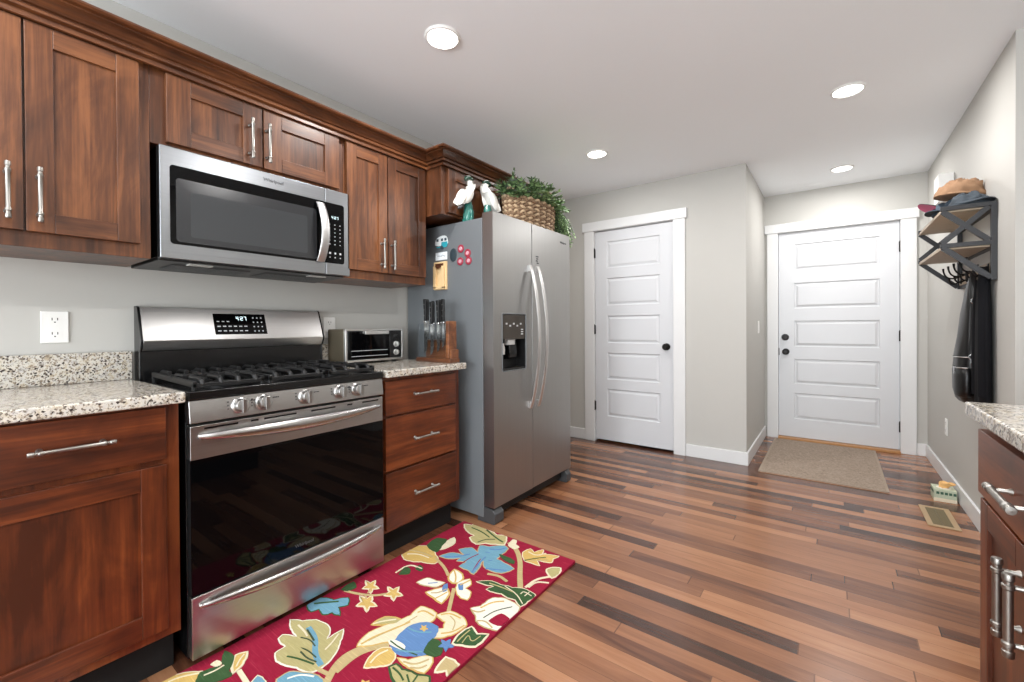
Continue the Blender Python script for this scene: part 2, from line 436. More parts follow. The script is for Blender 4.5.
# ================================================================== CABINETS
def shaker(name, parent, x, y0, y1, z0, z1, st=.060, rl=.060, mats=None, th=.02, sgn=1):
    """shaker door in the plane x (outer face); sgn=+1 faces +x"""
    mats = mats or [wood_v, wood_h]
    xi = x - sgn*th; b = MB()
    lo, hi = min(x, xi), max(x, xi)
    b.box(lo, hi, y0, y0+st, z0, z1, 0); b.box(lo, hi, y1-st, y1, z0, z1, 0)
    b.box(lo, hi, y0+st, y1-st, z0, z0+rl, 1); b.box(lo, hi, y0+st, y1-st, z1-rl, z1, 1)
    pa, pb = sorted((xi + sgn*.004, xi + sgn*.011))
    b.box(pa, pb, y0+st-.003, y1-st+.003, z0+rl-.003, z1-rl+.003, 2)
    return b.build(name, mats + [mats[0]], parent, bevel=.0018)
def bar_handle(parent, base_x, c, length, axis, sgn=1, r=.0055, out=.030, big=False):
    """bar pull with two posts and collars; c = (y, z) of the centre"""
    y, z = c; x = base_x + sgn*out; b = MB(); h = length/2
    ax = (0, 1, 0) if axis == 'y' else (0, 0, 1)
    start = (x, y-h, z) if axis == 'y' else (x, y, z-h)
    R2 = r*1.22
    prof = [(0, 0), (r*1.05, .0005), (R2, .003), (R2, .012), (r*.96, .014), (r*.96, .020), (R2*1.08, .022), (R2*1.08, .028), (r, .031)]
    b.lathe(prof + [(q, length-d) for q, d in prof[::-1]], start, ax, 16)
    for s in (-1, 1):
        d = h - .025
        p = (y+s*d, z) if axis == 'y' else (y, z+s*d)
        b.lathe([(.008, 0), (.0075, .003), (.0048, .007), (.0048, out)], (base_x, p[0], p[1]), (sgn, 0, 0), 12)
    return b.build('handle', M_nickel, parent)

def carcase(parent, x0, x1, y0, y1, z0, z1, m, toe=None):
    b = MB(); b.box(x0, x1, y0, y1, z0, z1)
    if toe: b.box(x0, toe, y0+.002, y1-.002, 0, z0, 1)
    return b.build('cabinet_box', [m, toe_dark], parent, bevel=.0012)

XW = XL + .001
XU, XF = -1.96, -1.94
c = thing('wall_cabinet', 'two-door wall cabinet left of the microwave, cut by the left photo edge', 'cabinet', (XW, .17, 1.385))
carcase(c, XW, XU, -.130, .4755, 1.385, 2.09, wood_v)
for y0, y1, hy in ((-.122, .1715, .139), (.1765, .4435, .203)):
    d = shaker('cabinet_door', c, XF, y0, y1, 1.432, 2.064); bar_handle(d, XF, (hy, 1.54), .165, 'z')
c = thing('wall_cabinet', 'short two-door wall cabinet directly above the microwave', 'cabinet', (XW, .857, 1.803))
carcase(c, XW, XU, .4765, 1.2355, 1.803, 2.09, wood_v)
for y0, y1, hy in ((.520, .849, .800), (.855, 1.205, .867)):
    d = shaker('cabinet_door', c, XF, y0, y1, 1.815, 2.064, st=.075); bar_handle(d, XF, (hy, 1.917), .165, 'z')
c = thing('wall_cabinet', 'tall narrow two-door wall cabinet between the microwave and the fridge', 'cabinet', (XW, 1.5, 1.385))
carcase(c, XW, XU, 1.2365, 1.7735, 1.385, 2.09, wood_v)
for y0, y1, hy in ((1.2465, 1.4885, 1.447), (1.4945, 1.763, 1.502)):
    d = shaker('cabinet_door', c, XF, y0, y1, 1.428, 2.064, st=.055); bar_handle(d, XF, (hy+(.012 if hy > 1.48 else 0), 1.527), .160, 'z')
c = thing('wall_cabinet', 'deep wall cabinet over the fridge behind the bird figurines', 'cabinet', (XW, 2.28, 1.79))
carcase(c, XW, -1.82, 1.7745, 2.80, 1.792, 2.09, wood_v)
for y0, y1 in ((1.815, 2.285), (2.291, 2.762)):
    d = shaker('cabinet_door', c, -1.80, y0, y1, 1.806, 2.064)
    bar_handle(d, -1.80, (y1-.03 if y0 < 2 else y0+.03, 1.93), .150, 'z')
# crown moulding: one profile mitred round the run
prof = [(.0, 2.067), (.012, 2.067), (.012, 2.079), (.006, 2.081), (.006, 2.086), (.022, 2.089), (.024, 2.096), (.020, 2.100), (.015, 2.102), (.015, 2.106), (.024, 2.108), (.030, 2.118), (.042, 2.127), (.056, 2.132), (.056, 2.137), (.072, 2.139), (.077, 2.145), (.074, 2.153), (.0, 2.153)]
path = [(XU+.0205, -.13), (XU+.0205, 1.774), (-1.7995, 1.774), (-1.7995, 2.801), (XW, 2.801)]
offs = [(1, 0), (1, -1), (1, -1), (1, 1), (0, 1)]
b = MB(); base = 0; n = len(prof)
for (px, py), (ox, oy) in zip(path, offs):
    b.v += [(px+ox*o, py+oy*o, z) for o, z in prof]
for i in range(len(path)-1):
    for j in range(n):
        b.f.append((i*n+j, i*n+(j+1) % n, (i+1)*n+(j+1) % n, (i+1)*n+j)); b.m.append(0)
b.f.append(tuple(range(n))); b.m.append(0); b.f.append(tuple((len(path)-1)*n+j for j in range(n))); b.m.append(0)
tag(b.build('crown_molding', wood_h, origin=(XU, .8, 2.068), angle=25), 'dark wood crown molding running along the tops of the wall cabinets', 'molding')

# base cabinets
XB, XD = -1.722, -1.702
c = thing('base_cabinet', 'base cabinet with one drawer over a door, left of the range', 'cabinet', (XW, .22, 0))
carcase(c, XW, XB, -.04, .484, .145, .896, base_v, -1.79)
d = MB().box(XB, XD, -.020, .446, .722, .886).build('drawer', base_h, c, bevel=.002); bar_handle(d, XD, (.234, .808), .175, 'y')
shaker('cabinet_door', c, XD, -.020, .446, .178, .703, st=.064, rl=.070, mats=[base_v, base_h])
c = thing('drawer_cabinet', 'three-drawer base cabinet between the range and the fridge', 'cabinet', (XW, 1.53, 0))
carcase(c, XW, XB, 1.276, 1.805, .145, .896, base_v, -1.79)
for z0, z1, hz in ((.712, .876, .800), (.446, .700, .577), (.162, .434, .303)):
    d = MB().box(XB, XD, 1.286, 1.760, z0, z1).build('drawer', base_h, c, bevel=.002); bar_handle(d, XD, (1.520, hz), .165, 'y')
def worktop(x0, x1, y0, y1, label, splash=None, zt=.932):
    o = thing('countertop', label, 'countertop', ((x0+x1)/2, (y0+y1)/2, zt-.035))
    MB().box(x0, x1, y0, y1, zt-.035, zt).build('slab', M_granite, o, bevel=.006, seg=3)
    if splash: MB().box(splash[0], splash[1], y0, y1, zt, zt+.113).build('backsplash', M_granite, o, bevel=.003)
worktop(XW, -1.664, -.04, .488, 'speckled granite countertop left of the range', (XW, XW+.02))
worktop(XW, -1.664, 1.274, 1.812, 'speckled granite countertop under the toaster oven', (XW, XW+.02))

c = thing('base_cabinet', 'base cabinet with thick bar handles at the right photo edge', 'cabinet', (.63, .9, 0))
carcase(c, .3215, XRN-.001, .30, 1.592, .145, .896, base_v)
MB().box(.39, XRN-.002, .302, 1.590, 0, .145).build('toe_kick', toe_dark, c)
for y0, y1, hy in ((.950, 1.600, 1.28), (.305, .940, .62)):
    d = MB().box(.300, .3205, y0, y1, .705, .866).build('drawer', base_h, c, bevel=.002); bar_handle(d, .300, (hy, .784), .160, 'y', -1, r=.0074, out=.032)
for y0, y1, hy in ((1.256, 1.578, 1.286), (.962, 1.250, 1.216)):
    d = shaker('cabinet_door', c, .300, y0, y1, .172, .697, mats=[base_v, base_h], sgn=-1); bar_handle(d, .300, (hy, .580), .160, 'z', -1, r=.0074, out=.032)
worktop(.277, XRN-.001, .30, 1.612, 'speckled granite countertop at the right edge of the photo')

# ================================================================== RANGE
RY0, RY1, RX = .5035, 1.2605, -1.689
rg = thing('gas_range', 'stainless gas range with a black oven window between the base cabinets', 'stove', (-1.95, .882, 0))
b = MB(); b.box(-2.285, -1.728, RY0, RY1, .03, .897)
for y in (RY0+.05, RY1-.05):
    for x in (-2.2, -1.80): b.tube([(x, y, 0), (x, y, .03)], .018, 12)
b.build('range_body', M_black, rg, bevel=.002)
# cooktop
b = MB(); b.box(-2.20, -1.690, RY0-.004, RY1+.004, .8975, .918)
b.box(-1.715, -1.686, RY0-.002, RY1+.002, .899, .927); b.box(-2.2, -1.72, RY0-.002, RY0+.012, .918, .926); b.box(-2.2, -1.72, RY1-.012, RY1+.002, .918, .926)
b.build('cooktop', M_black, rg, bevel=.003)
for (bx, by, br) in ((-1.84, .655, .045), (-2.08, .655, .036), (-1.84, 1.108, .05), (-2.08, 1.108, .036), (-1.96, .882, .04)):
    MB().lathe([(br*1.25, 0), (br*1.25, .006), (br, .008), (br, .016), (br*.95, .019), (0, .020)], (bx, by, .918), n=24).build('burner', M_iron, rg)
GZ = .962
for gy in (RY0+.020, RY0+.264, RY0+.508):
    w = .229; b = MB(); x0, x1 = -2.170, -1.722; s = .0065
    # outer frame, lower at the rim, bars on top
    for y in (gy, gy+w-.013): b.hexa([(x0, y, GZ-.018), (x0, y, GZ), (x0, y+.013, GZ-.018), (x0, y+.013, GZ), (x1, y, GZ-.026), (x1, y, GZ-.006), (x1, y+.013, GZ-.026), (x1, y+.013, GZ-.006)])
    for x in (x0, x1-.014): b.box(x, x+.014, gy, gy+w, GZ-.028, GZ-.014)
    b.box(-1.953, -1.939, gy, gy+w, GZ-.016, GZ)
    for k in range(4):
        y = gy+.030 + k*(w-.060)/3
        # finger: horizontal bar that bends down to the rim at front and back
        for (xa, xb) in ((-1.728, -1.80), (-2.164, -2.10)):
            d = 1 if xb < xa else -1
            pts = [(xa, y, GZ-.022), (xa-d*.006, y, GZ-.006), (xa-d*.020, y, GZ), (xb-d*.035, y, GZ)]
            b.tube(pts, .0088, 8)
        b.tube([(-1.90, y, GZ-.001), (-1.99, y, GZ-.001)], .0065, 8)
    for cx in (-1.84, -2.07): b.tube([(cx+.035, gy+w/2, GZ-.003), (cx-.035, gy+w/2, GZ-.003)], .006, 8)
    for y in (gy+.006, gy+w-.007):
        for x in (x0+.007, x1-.007): b.tube([(x, y, .918), (x, y, GZ-.02)], .007, 8)
    b.build('burner_grate', M_iron, rg, bevel=.0015)
# control panel, slightly sloped
b = MB(); b.prism([(-1.728, RY0, .822), (-1.684, RY0, .822), (-1.684, RY0, .826), (-1.694, RY0, .896), (-1.728, RY0, .896)], (0, RY1-RY0, 0))
cp = b.build('control_panel', M_steel, rg, bevel=.002)
M_knob = plain('knob_steel', (.42, .41, .40), .3, 1.0)
nrm = Vector((.07, 0, .010)).normalized()
for i, (ky, a) in enumerate(((.655, 0), (.732, 0), (.892, 0), (1.042, 0), (1.124, 0))):
    cx = -1.6885
    b = MB(); b.lathe([(.029, 0), (.030, .003), (.027, .006), (.0235, .008), (.0225, .026), (.020, .030), (0, .031)], (cx, ky, .861), nrm, 28)
    b.box(cx+.012, cx+.040, ky-.0065, ky+.0065, .861-.021, .861+.026)
    k = b.build('control_knob', M_knob, rg, bevel=.001)
    t = MB()
    for dz in (-.012, 0, .012): t.box(cx-.0012, cx+.0008, ky-.041, ky-.036, .866+dz-.002, .866+dz+.002)
    t.build('burner_symbol', M_dmark, rg); t = MB()
    for q in range(4): t.box(cx-.0012, cx+.0008, ky+.035+q*.006, ky+.038+q*.006, .872, .876)
    t.build('dial_marking', M_dmark, rg)
# oven door
od = MB(); od.box(-1.727, RX, RY0+.002, RY1-.002, .700, .812); od.box(-1.727, RX-.004, RY0+.002, RY1-.002, .252, .700, 1)
od = od.build('oven_door', [M_steel, M_bplast], rg, bevel=.002)
MB().box(RX-.004, RX, RY0+.002, RY1-.002, .253, .6995).build('oven_window', M_glass, od)
for y0, y1 in ((.545, .648), (.690, .715), (.735, .855), (.915, 1.02), (1.075, 1.10), (1.15, 1.235)): MB().box(RX-.002, RX+.0006, y0, y1, .797, .803).build('vent_slot', M_black, od)
def bow_handle(name, y0, y1, z, depth, hh, parent, m, x=RX):
    """crescent handle bowing out from both ends"""
    rings = []; n = 36
    for i in range(n+1):
        t = i/n; y = y0+(y1-y0)*t; s = math.sin(PI*t)
        xo = x + .004 + depth*s**.55; ht = .006 + (hh-.006)*s**.6; tk = .005+.007*s**.5
        zz = z - .012*s
        ring = []
        for j in range(12):
            q = 2*PI*j/12; ring.append((xo+tk*math.cos(q), y, zz+ht*math.sin(q)))
        rings.append(ring)
    b = MB().loft(rings)
    for yy in (y0+.02, y1-.02): b.box(x-.0005, x+.012, yy-.014, yy+.014, z-.010, z+.006)
    return b.build(name, m, parent, angle=50)
bow_handle('door_handle', RY0+.022, RY1-.016, .776, .040, .022, od, M_chrome)
dr = MB().box(-1.727, RX, RY0+.001, RY1-.001, .040, .246).build('storage_drawer', M_steel, rg, bevel=.003)
bow_handle('drawer_handle', RY0+.020, RY1-.016, .214, .030, .019, dr, M_chrome)
OVB = (od, .882, .272)
# backguard
bgp = [(-2.289, .897), (-2.216, .897), (-2.216, 1.046), (-2.206, 1.048), (-2.194, 1.086), (-2.246, 1.222), (-2.256, 1.228), (-2.289, 1.228)]
b = MB(); b.prism([(x, RY0-.006, z) for x, z in bgp], (0, .008, 0), 0); b.prism([(x, RY1-.002, z) for x, z in bgp], (0, .008, 0), 0)
b.box(-2.289, -2.218, RY0+.002, RY1-.002, .897, 1.044)
bk = b.build('backguard', M_black, rg, bevel=.0015)
b = MB(); pts = [(-2.222, 1.044), (-2.212, 1.046), (-2.1945, 1.084), (-2.195, 1.088), (-2.245, 1.220), (-2.254, 1.226), (-2.270, 1.226), (-2.270, 1.050)]
b.prism([(x, RY0+.0022, z) for x, z in pts], (0, RY1-RY0-.0045, 0)); b.build('backguard_panel', M_steel, bk, bevel=.001)
# display on the sloped face
sl = Vector((-.049, 0, .134)); sl.normalize(); sn = Vector((.134, 0, .049)).normalized()
def on_slope(y, h, out=0): return Vector((-2.196, y, 1.086)) + sl*h + sn*out
def slope_quad(b, y0, y1, h0, h1, o0, o1, mat=0):
    P = [on_slope(y, h, o) for o in (o0, o1) for y in (y0, y1) for h in (h0, h1)]
    return b.hexa([P[0], P[1], P[2], P[3], P[4], P[5], P[6], P[7]], mat)
b = MB(); slope_quad(b, .758, .978, .022, .122, -.001, .0025); ds = b.build('display', M_glass, bk)
SEG = {'0': 'abcdef', '1': 'bc', '2': 'abged', '3': 'abgcd', '4': 'fgbc', '5': 'afgcd', '6': 'afgedc', '7': 'abc', '8': 'abcdefg', '9': 'abcdfg'}
def digits(txt, put, y, h, w, hh, gap, th):
    """seven-segment digits; put(y0,y1,h0,h1) adds a bar"""
    for ch in txt:
        if ch == ':':
            put(y+gap*.1, y+gap*.1+th, h+hh*.25, h+hh*.25+th); put(y+gap*.1, y+gap*.1+th, h+hh*.7, h+hh*.7+th); y += gap*.7; continue
        for s in SEG[ch]:
            if s == 'a': put(y, y+w, h+hh-th, h+hh)
            if s == 'g': put(y, y+w, h+hh/2-th/2, h+hh/2+th/2)
            if s == 'd': put(y, y+w, h, h+th)
            if s == 'f': put(y, y+th, h+hh/2, h+hh)
            if s == 'e': put(y, y+th, h, h+hh/2)
            if s == 'b': put(y+w-th, y+w, h+hh/2, h+hh)
            if s == 'c': put(y+w-th, y+w, h, h+hh/2)
        y += w+gap
b = MB(); digits('4:27', lambda a, c, e, f: slope_quad(b, a, c, e, f, .002, .0032), .850, .090, .010, .019, .005, .0026); b.build('clock_digits', M_led, ds)
b = MB()
for i in range(6):
    for hz in (.036, .058): slope_quad(b, .770+i*.022, .783+i*.022, hz, hz+.0055, .002, .003)
for i in range(3): slope_quad(b, .770+i*.020, .780+i*.020, .082, .086, .002, .003)
b.build('key_lettering', M_mark, ds); b = MB()
for i in range(3):
    for hz in (.034, .056, .078, .100): slope_quad(b, .920+i*.018, .926+i*.018, hz, hz+.006, .002, .003)
b.build('key_lettering', M_mark, ds)

# ================================================================== MICROWAVE
MX = -1.940
mw = thing('microwave', 'stainless over-the-range microwave hung under the short wall cabinet', 'microwave', (-2.1, .877, 1.385))
b = MB(); b.box(-2.285, -1.977, .497, 1.257, 1.397, 1.800)
b.build('microwave_body', M_black, mw, bevel=.002)
b = MB(); b.hexa([(-2.285, .490, 1.380), (-2.285, .490, 1.397), (-2.285, 1.262, 1.380), (-2.285, 1.262, 1.397), (-1.965, .499, 1.385), (-1.965, .499, 1.397), (-1.965, 1.256, 1.385), (-1.965, 1.256, 1.397)])
bt = b.build('underside_panel', M_bplast, mw, bevel=.002)
M_filt = plain('grey_filter', srgb(110, 112, 114), .4, .8)
for y0 in (.56, .90):
    b = MB()
    for k in range(10): b.box(-2.20+k*.016, -2.192+k*.016, y0, y0+.28, 1.3785, 1.383)
    b.build('grease_filter', M_filt, bt)
M_frost = plain('frosted_cover', srgb(190, 190, 186), .4)
for y0 in (.60, 1.08): MB().box(-2.03, -1.99, y0, y0+.08, 1.380, 1.386).build('cooktop_lamp_cover', M_frost, bt, bevel=.001)
def rrect(y0, y1, z0, z1, r, n=5, sides='lr'):
    pts = []
    for cy, cz, a0, on in ((y1-r, z1-r, 0, 'r' in sides), (y0+r, z1-r, 90, 'l' in sides), (y0+r, z0+r, 180, 'l' in sides), (y1-r, z0+r, 270, 'r' in sides)):
        if not on:
            pts.append((y1 if a0 in (0, 270) else y0, z1 if a0 in (0, 90) else z0)); continue
        for k in range(n+1):
            q = math.radians(a0+90*k/n); pts.append((cy+r*math.cos(q), cz+r*math.sin(q)))
    return pts
dm = MB().box(-1.9765, MX, .497, 1.1285, 1.391, 1.800).build('microwave_door', M_steel_m, mw, bevel=.003)
b = MB(); b.prism([(MX-.002, y, z) for y, z in rrect(.527, 1.1283, 1.446, 1.735, .012, sides='l')], (.0035, 0, 0)); b.build('door_glass', M_glass, dm)
# bezel: sloped inner frame round the see-through screen
b = MB(); o = rrect(.545, 1.085, 1.456, 1.690, .012); i_ = rrect(.590, 1.040, 1.478, 1.648, .008)
X0, X1 = MX+.0017, MX+.0022
vs = [(X0, y, z) for y, z in o] + [(X1, y, z) for y, z in i_]; n = len(o)
b.add(vs, [(k, (k+1) % n, n+(k+1) % n, n+k) for k in range(n)], 0); b.add([(X1, y, z) for y, z in i_], [tuple(range(n))], 1)
b.build('door_window', [M_mbez, M_mwin], dm)
M_satin = steel_mat('satin_steel', (.60, .60, .60), .4)
pts = [(MX+.010+.038*math.sin(PI*t)**.8, 1.098+.006*math.sin(PI*t), 1.446+.277*t) for t in [k/20 for k in range(21)]]
rings = [[(x+.006*math.cos(q), y+.0205*math.sin(q), z) for q in [2*PI*j/12 for j in range(12)]] for x, y, z in pts]
b = MB().loft(rings)
for z in (1.456, 1.713): b.box(MX, MX+.016, 1.089, 1.108, z-.011, z+.011)
b.build('door_handle', M_satin, dm, bevel=.001)
def text_mesh(name, txt, size, mat, parent, loc, ydir=(0, 1, 0), zdir=(0, 0, 1), depth=.0006):
    cu = bpy.data.curves.new(name, 'FONT'); cu.body = txt; cu.size = size; cu.extrude = depth; cu.align_x = 'CENTER'; cu.resolution_u = 2
    o = bpy.data.objects.new(name+'_tmp', cu); COL.objects.link(o)
    dg = bpy.context.evaluated_depsgraph_get(); me = bpy.data.meshes.new_from_object(o.evaluated_get(dg))
    bpy.data.objects.remove(o)
    Y, Z = Vector(ydir), Vector(zdir); N = Y.cross(Z)
    o3 = Vector(ORG[parent.name]); L = Vector(loc)
    for v in me.vertices: v.co = L + Y*v.co.x + Z*v.co.y + N*v.co.z - o3
    me.materials.clear(); me.materials.append(mat)
    q = bpy.data.objects.new(name, me); COL.objects.link(q); q.parent = parent; ORG[q.name] = tuple(o3)
    return q
text_mesh('badge', 'Whirlpool', .018, plain('oven_badge_grey', srgb(84, 84, 86), .4, .3), OVB[0], (RX+.0004, OVB[1], OVB[2]))
text_mesh('badge', 'Whirlpool', .020, plain('badge_grey', srgb(96, 98, 102), .3, .6), dm, (MX+.0008, .893, 1.762))
pn = MB().box(-1.9765, MX, 1.1305, 1.257, 1.391, 1.800).build('control_panel', M_steel_m, mw, bevel=.003)
b = MB(); b.prism([(MX-.002, y, z) for y, z in rrect(1.1307, 1.226, 1.446, 1.735, .012, sides='r')], (.0035, 0, 0)); kp = b.build('keypad', M_glass, pn)
def flat_put(b, x): return lambda a, c, e, f: b.box(x-.001, x+.0008, a, c, e, f)
b = MB(); digits('4:27', flat_put(b, MX+.0016), 1.160, 1.660, .008, .013, .004, .0018); b.build('clock_digits', M_led, kp)
for c_ in range(3):
    b = MB(); pf = flat_put(b, MX+.0016)
    for r_ in range(6): pf(1.147+c_*.027, 1.152+c_*.027, 1.630-r_*.019, 1.634-r_*.019)
    b.build('key_lettering', M_mark, kp)
    b = MB(); pf = flat_put(b, MX+.0016); pf(1.146+c_*.027, 1.155+c_*.027, 1.490, 1.499); pf(1.147+c_*.027, 1.153+c_*.027, 1.472, 1.476)
    b.build('key_lettering', M_mark, kp)

# ================================================================== FRIDGE
FX, FB, FY0, FYM, FY1 = -1.545, -1.625, 1.906, 2.302, 2.799
fr = thing('refrigerator', 'stainless side-by-side refrigerator with grey sides and twin curved handles', 'refrigerator', (-1.95, 2.35, 0))
MB().box(-2.280, FB, FY0, FY1, .028, 1.766).build('fridge_body', M_fgrey, fr, bevel=.004)
b = MB(); b.box(FB+.0, FB+.035, FY0+.09, FY1-.07, .030, .088)
for k in range(5): b.box(FB+.035, FB+.038, FY0+.10, FY1-.08, .036+k*.010, .040+k*.010)
b.build('kick_grille', M_bplast, fr)
for y0, y1 in ((FY0+.002, FY0+.085), (FY1-.06, FY1-.002)):
    b = MB(); b.prism([(FB-.05, y0, 0), (FX-.008, y0, .0), (FX+.002, y0, .012), (FX+.002, y0, .060), (FX-.02, y0, .086), (FB-.05, y0, .086)], (0, y1-y0, 0)); b.build('foot_bracket', plain('bracket_grey', srgb(66, 67, 69), .45), fr, bevel=.004)
def fdoor(y0, y1, hole=None):
    z0, z1 = .098, 1.792; b = MB(); xb = FB+.004
    if not hole: b.box(xb, FX, y0, y1, z0, z1)
    else:
        a, c, e, f = hole
        b.box(xb, FX, y0, a, z0, z1); b.box(xb, FX, c, y1, z0, z1); b.box(xb, FX, a, c, z0, e); b.box(xb, FX, a, c, f, z1)
        b.box(xb, xb+.004, a, c, e, f)
    return b.build('fridge_door', M_steel_f, fr, bevel=0 if hole else .004, weld=True)
HL = (1.990, 2.226, .874, 1.209)
d1 = fdoor(FY0, FYM-.004, HL); d2 = fdoor(FYM+.004, FY1)
MB().box(FB+.001, FX-.022, FYM-.0039, FYM+.0039, .10, 1.785).build('door_gap_shade', M_black, fr)  # black strip standing in for the shade in the gap between the doors
# dispenser
b = MB(); a, c, e, f = HL; xb = FB+.008
b.box(xb, xb+.003, a, c, e, f); b.box(xb, FX-.001, a, a+.004, e, f); b.box(xb, FX-.001, c-.004, c, e, f); b.box(xb, FX-.002, a, c, e, e+.012); b.box(xb, FX-.004, a, c, f-.004, f)
dp = b.build('water_dispenser', M_bplast, d1)
b = MB(); b.hexa([(FX-.03, a+.004, f-.150), (FX-.01, a+.004, f-.005), (FX-.03, c-.004, f-.150), (FX-.01, c-.004, f-.005), (FX-.004, a+.004, f-.150), (FX-.001, a+.004, f-.005), (FX-.004, c-.004, f-.150), (FX-.001, c-.004, f-.005)])
dpp = b.build('dispenser_panel', plain('bronze_grey_panel', srgb(72, 66, 60), .25, .3), dp)
for k in range(5): MB().box(FX-.004, FX-.0005, a+.035+k*.036, a+.050+k*.036, f-.062-(k % 2)*.012, f-.052-(k % 2)*.012).build('key_lettering', M_mark, dpp)
b = MB()
for k in range(3): b.box(FX-.004, FX-.0005, c-.045, c-.025, f-.095-k*.014, f-.089-k*.014)
b.build('key_lettering', M_mark, dpp)
b = MB(); b.box(FX-.045, FX-.014, a+.075, a+.145, f-.185, f-.150); b.build('ice_chute', plain('pale_grey_plastic', srgb(188, 188, 186), .4), dp, bevel=.004)
b = MB(); b.prism([(xb+.003, a+.10, e+.06), (FX-.03, a+.10, e+.07), (FX-.02, a+.10, e+.10), (FX-.03, a+.10, e+.165), (xb+.003, a+.10, e+.165)], (0, .075, 0)); b.build('dispenser_paddle', M_black, dp, bevel=.004)
b = MB(); b.lathe([(.022, 0), (.024, .03), (.018, .065), (0, .066)], (FX-.042, a+.040, e+.095), n=16); b.build('water_spout', plain('pale_spout', srgb(200, 200, 198), .35), dp)
MB().tube([(FX+.001, y, z) for y, z in rrect(a-.003, c+.003, e-.003, f+.003, .012)], .0025, 8, closed=True).build('dispenser_trim', M_fgrey, d1)
def fhandle(parent, y):
    pts = []
    for k in range(25):
        t = k/24; pts.append((FX+.012+.070*math.sin(PI*t)**.75, y, .618+.905*t))
    rings = []
    for k, (x, yy, z) in enumerate(pts):
        rings.append([(x+.009*math.cos(q), yy+.0145*math.sin(q), z) for q in [2*PI*j/14 for j in range(14)]])
    b = MB().loft(rings)
    for z in (.640, 1.501): b.box(FX, FX+.020, y-.011, y+.011, z-.020, z+.020)
    return b.build('door_handle', plain('satin_handle', (.62, .61, .60), .3, .9), parent, bevel=.001)
fhandle(d1, 2.262); fhandle(d2, 2.350)
text_mesh('badge', 'Whirlpool', .020, plain('fridge_badge', srgb(70, 72, 74), .3, .5), d2, (FX+.0006, 2.700, 1.722))
b = MB()
for k, (w0, w1) in enumerate(((0, .030), (.006, .026), (.0, .022), (.010, .032))): b.box(FX-.0005, FX+.0012, 2.348+w0, 2.348+w1, 1.585-k*.014, 1.592-k*.014)
b.build('energy_sticker', M_dmark, d2)
# ---- on the fridge side (plane y = FY0)
FS = FY0 - .0004
def side_prism(pts, th, mat=0, b=None): b = b or MB(); return b.prism([(x, FS, z) for x, z in pts], (0, -th, 0), mat)
o = thing('fridge_magnet', 'white and teal camper trailer magnet, topmost on the fridge side', 'magnet', (-1.955, FS, 1.61))
cp_ = [(-2.010, 1.640), (-2.008, 1.672), (-1.990, 1.692), (-1.95, 1.702), (-1.915, 1.700), (-1.900, 1.680), (-1.897, 1.640)]
side_prism(chaikin(cp_, 1), .004).build('camper_body', plain('magnet_white', srgb(232, 236, 236), .4), o)
b = MB(); b.prism([(x, FS-.004, z) for x, z in [(-2.000, 1.636), (-1.955, 1.636), (-1.950, 1.662), (-1.900, 1.662), (-1.899, 1.640), (-1.91, 1.628), (-1.99, 1.628)]], (0, -.0015, 0)); b.build('camper_stripe', plain('magnet_teal', srgb(50, 160, 176), .4), o)
b = MB()
M_mdk = plain('magnet_dark', srgb(60, 76, 86), .4)
for xx in (-1.995, -1.955, -1.925): MB().prism([(x, FS-.004, z) for x, z in [(xx, 1.668), (xx+.018, 1.668), (xx+.018, 1.684), (xx, 1.684)]], (0, -.0012, 0)).build('window_pane', M_mdk, o)
b.lathe([(.012, 0), (.012, .007), (0, .0075)], (-1.948, FS, 1.628), (0, -1, 0), 16); b.build('wheel', M_mdk, o)
o = thing('fridge_magnet', 'white rectangular card magnet with dark script, below the camper magnet', 'magnet', (-1.955, FS, 1.55))
side_prism([(-2.006, 1.552), (-1.906, 1.552), (-1.906, 1.600), (-2.006, 1.600)], .003).build('card', plain('card_white', srgb(226, 232, 236), .5), o)
b = MB(); b.tube([(-1.992+.0042*k, FS-.0032, 1.577+.0055*math.sin(k*1.9)+.002*math.sin(k*.7)) for k in range(18)], .0011, 5); b.build('script_writing', plain('ink', srgb(70, 74, 92), .6), o)
o = thing('bottle_opener', 'pale wooden bottle opener plaque hanging on the fridge side', 'bottle opener', (-1.957, FS, 1.36))
b = MB(); side_prism([(-2.014, 1.366), (-1.904, 1.366), (-1.904, 1.540), (-2.014, 1.540)], .012, b=b); pl_ = plain('pale_pine', srgb(222, 190, 142), .5, var=.08, bscale=30)
b.build('plaque', pl_, o, bevel=.002)
b = MB()
for x0, x1 in ((-2.006, -1.984), (-1.934, -1.912)): b.box(x0, x1, FS-.026, FS-.012, 1.374, 1.512)
b.box(-2.006, -1.912, FS-.026, FS-.012, 1.370, 1.384); b.build('cap_catcher', pl_, o, bevel=.001)
b = MB(); b.box(-1.992, -1.928, FS-.020, FS-.012, 1.505, 1.528); b.tube([(-1.985, FS-.022, 1.512), (-1.96, FS-.030, 1.498), (-1.935, FS-.022, 1.512)], .005, 8); b.build('opener_metal', plain('rust_metal', srgb(92, 54, 34), .5, .4), o)
o = MB().ell((-1.852, FS-.003, 1.573), (.030, .0029, .040)); o = o.build('fridge_magnet', plain('magnet_black', srgb(48, 60, 66), .4, var=.4, bscale=60), origin=(-1.852, FS, 1.533))
tag(o, 'dark oval magnet left of the red ones on the fridge side', 'magnet')
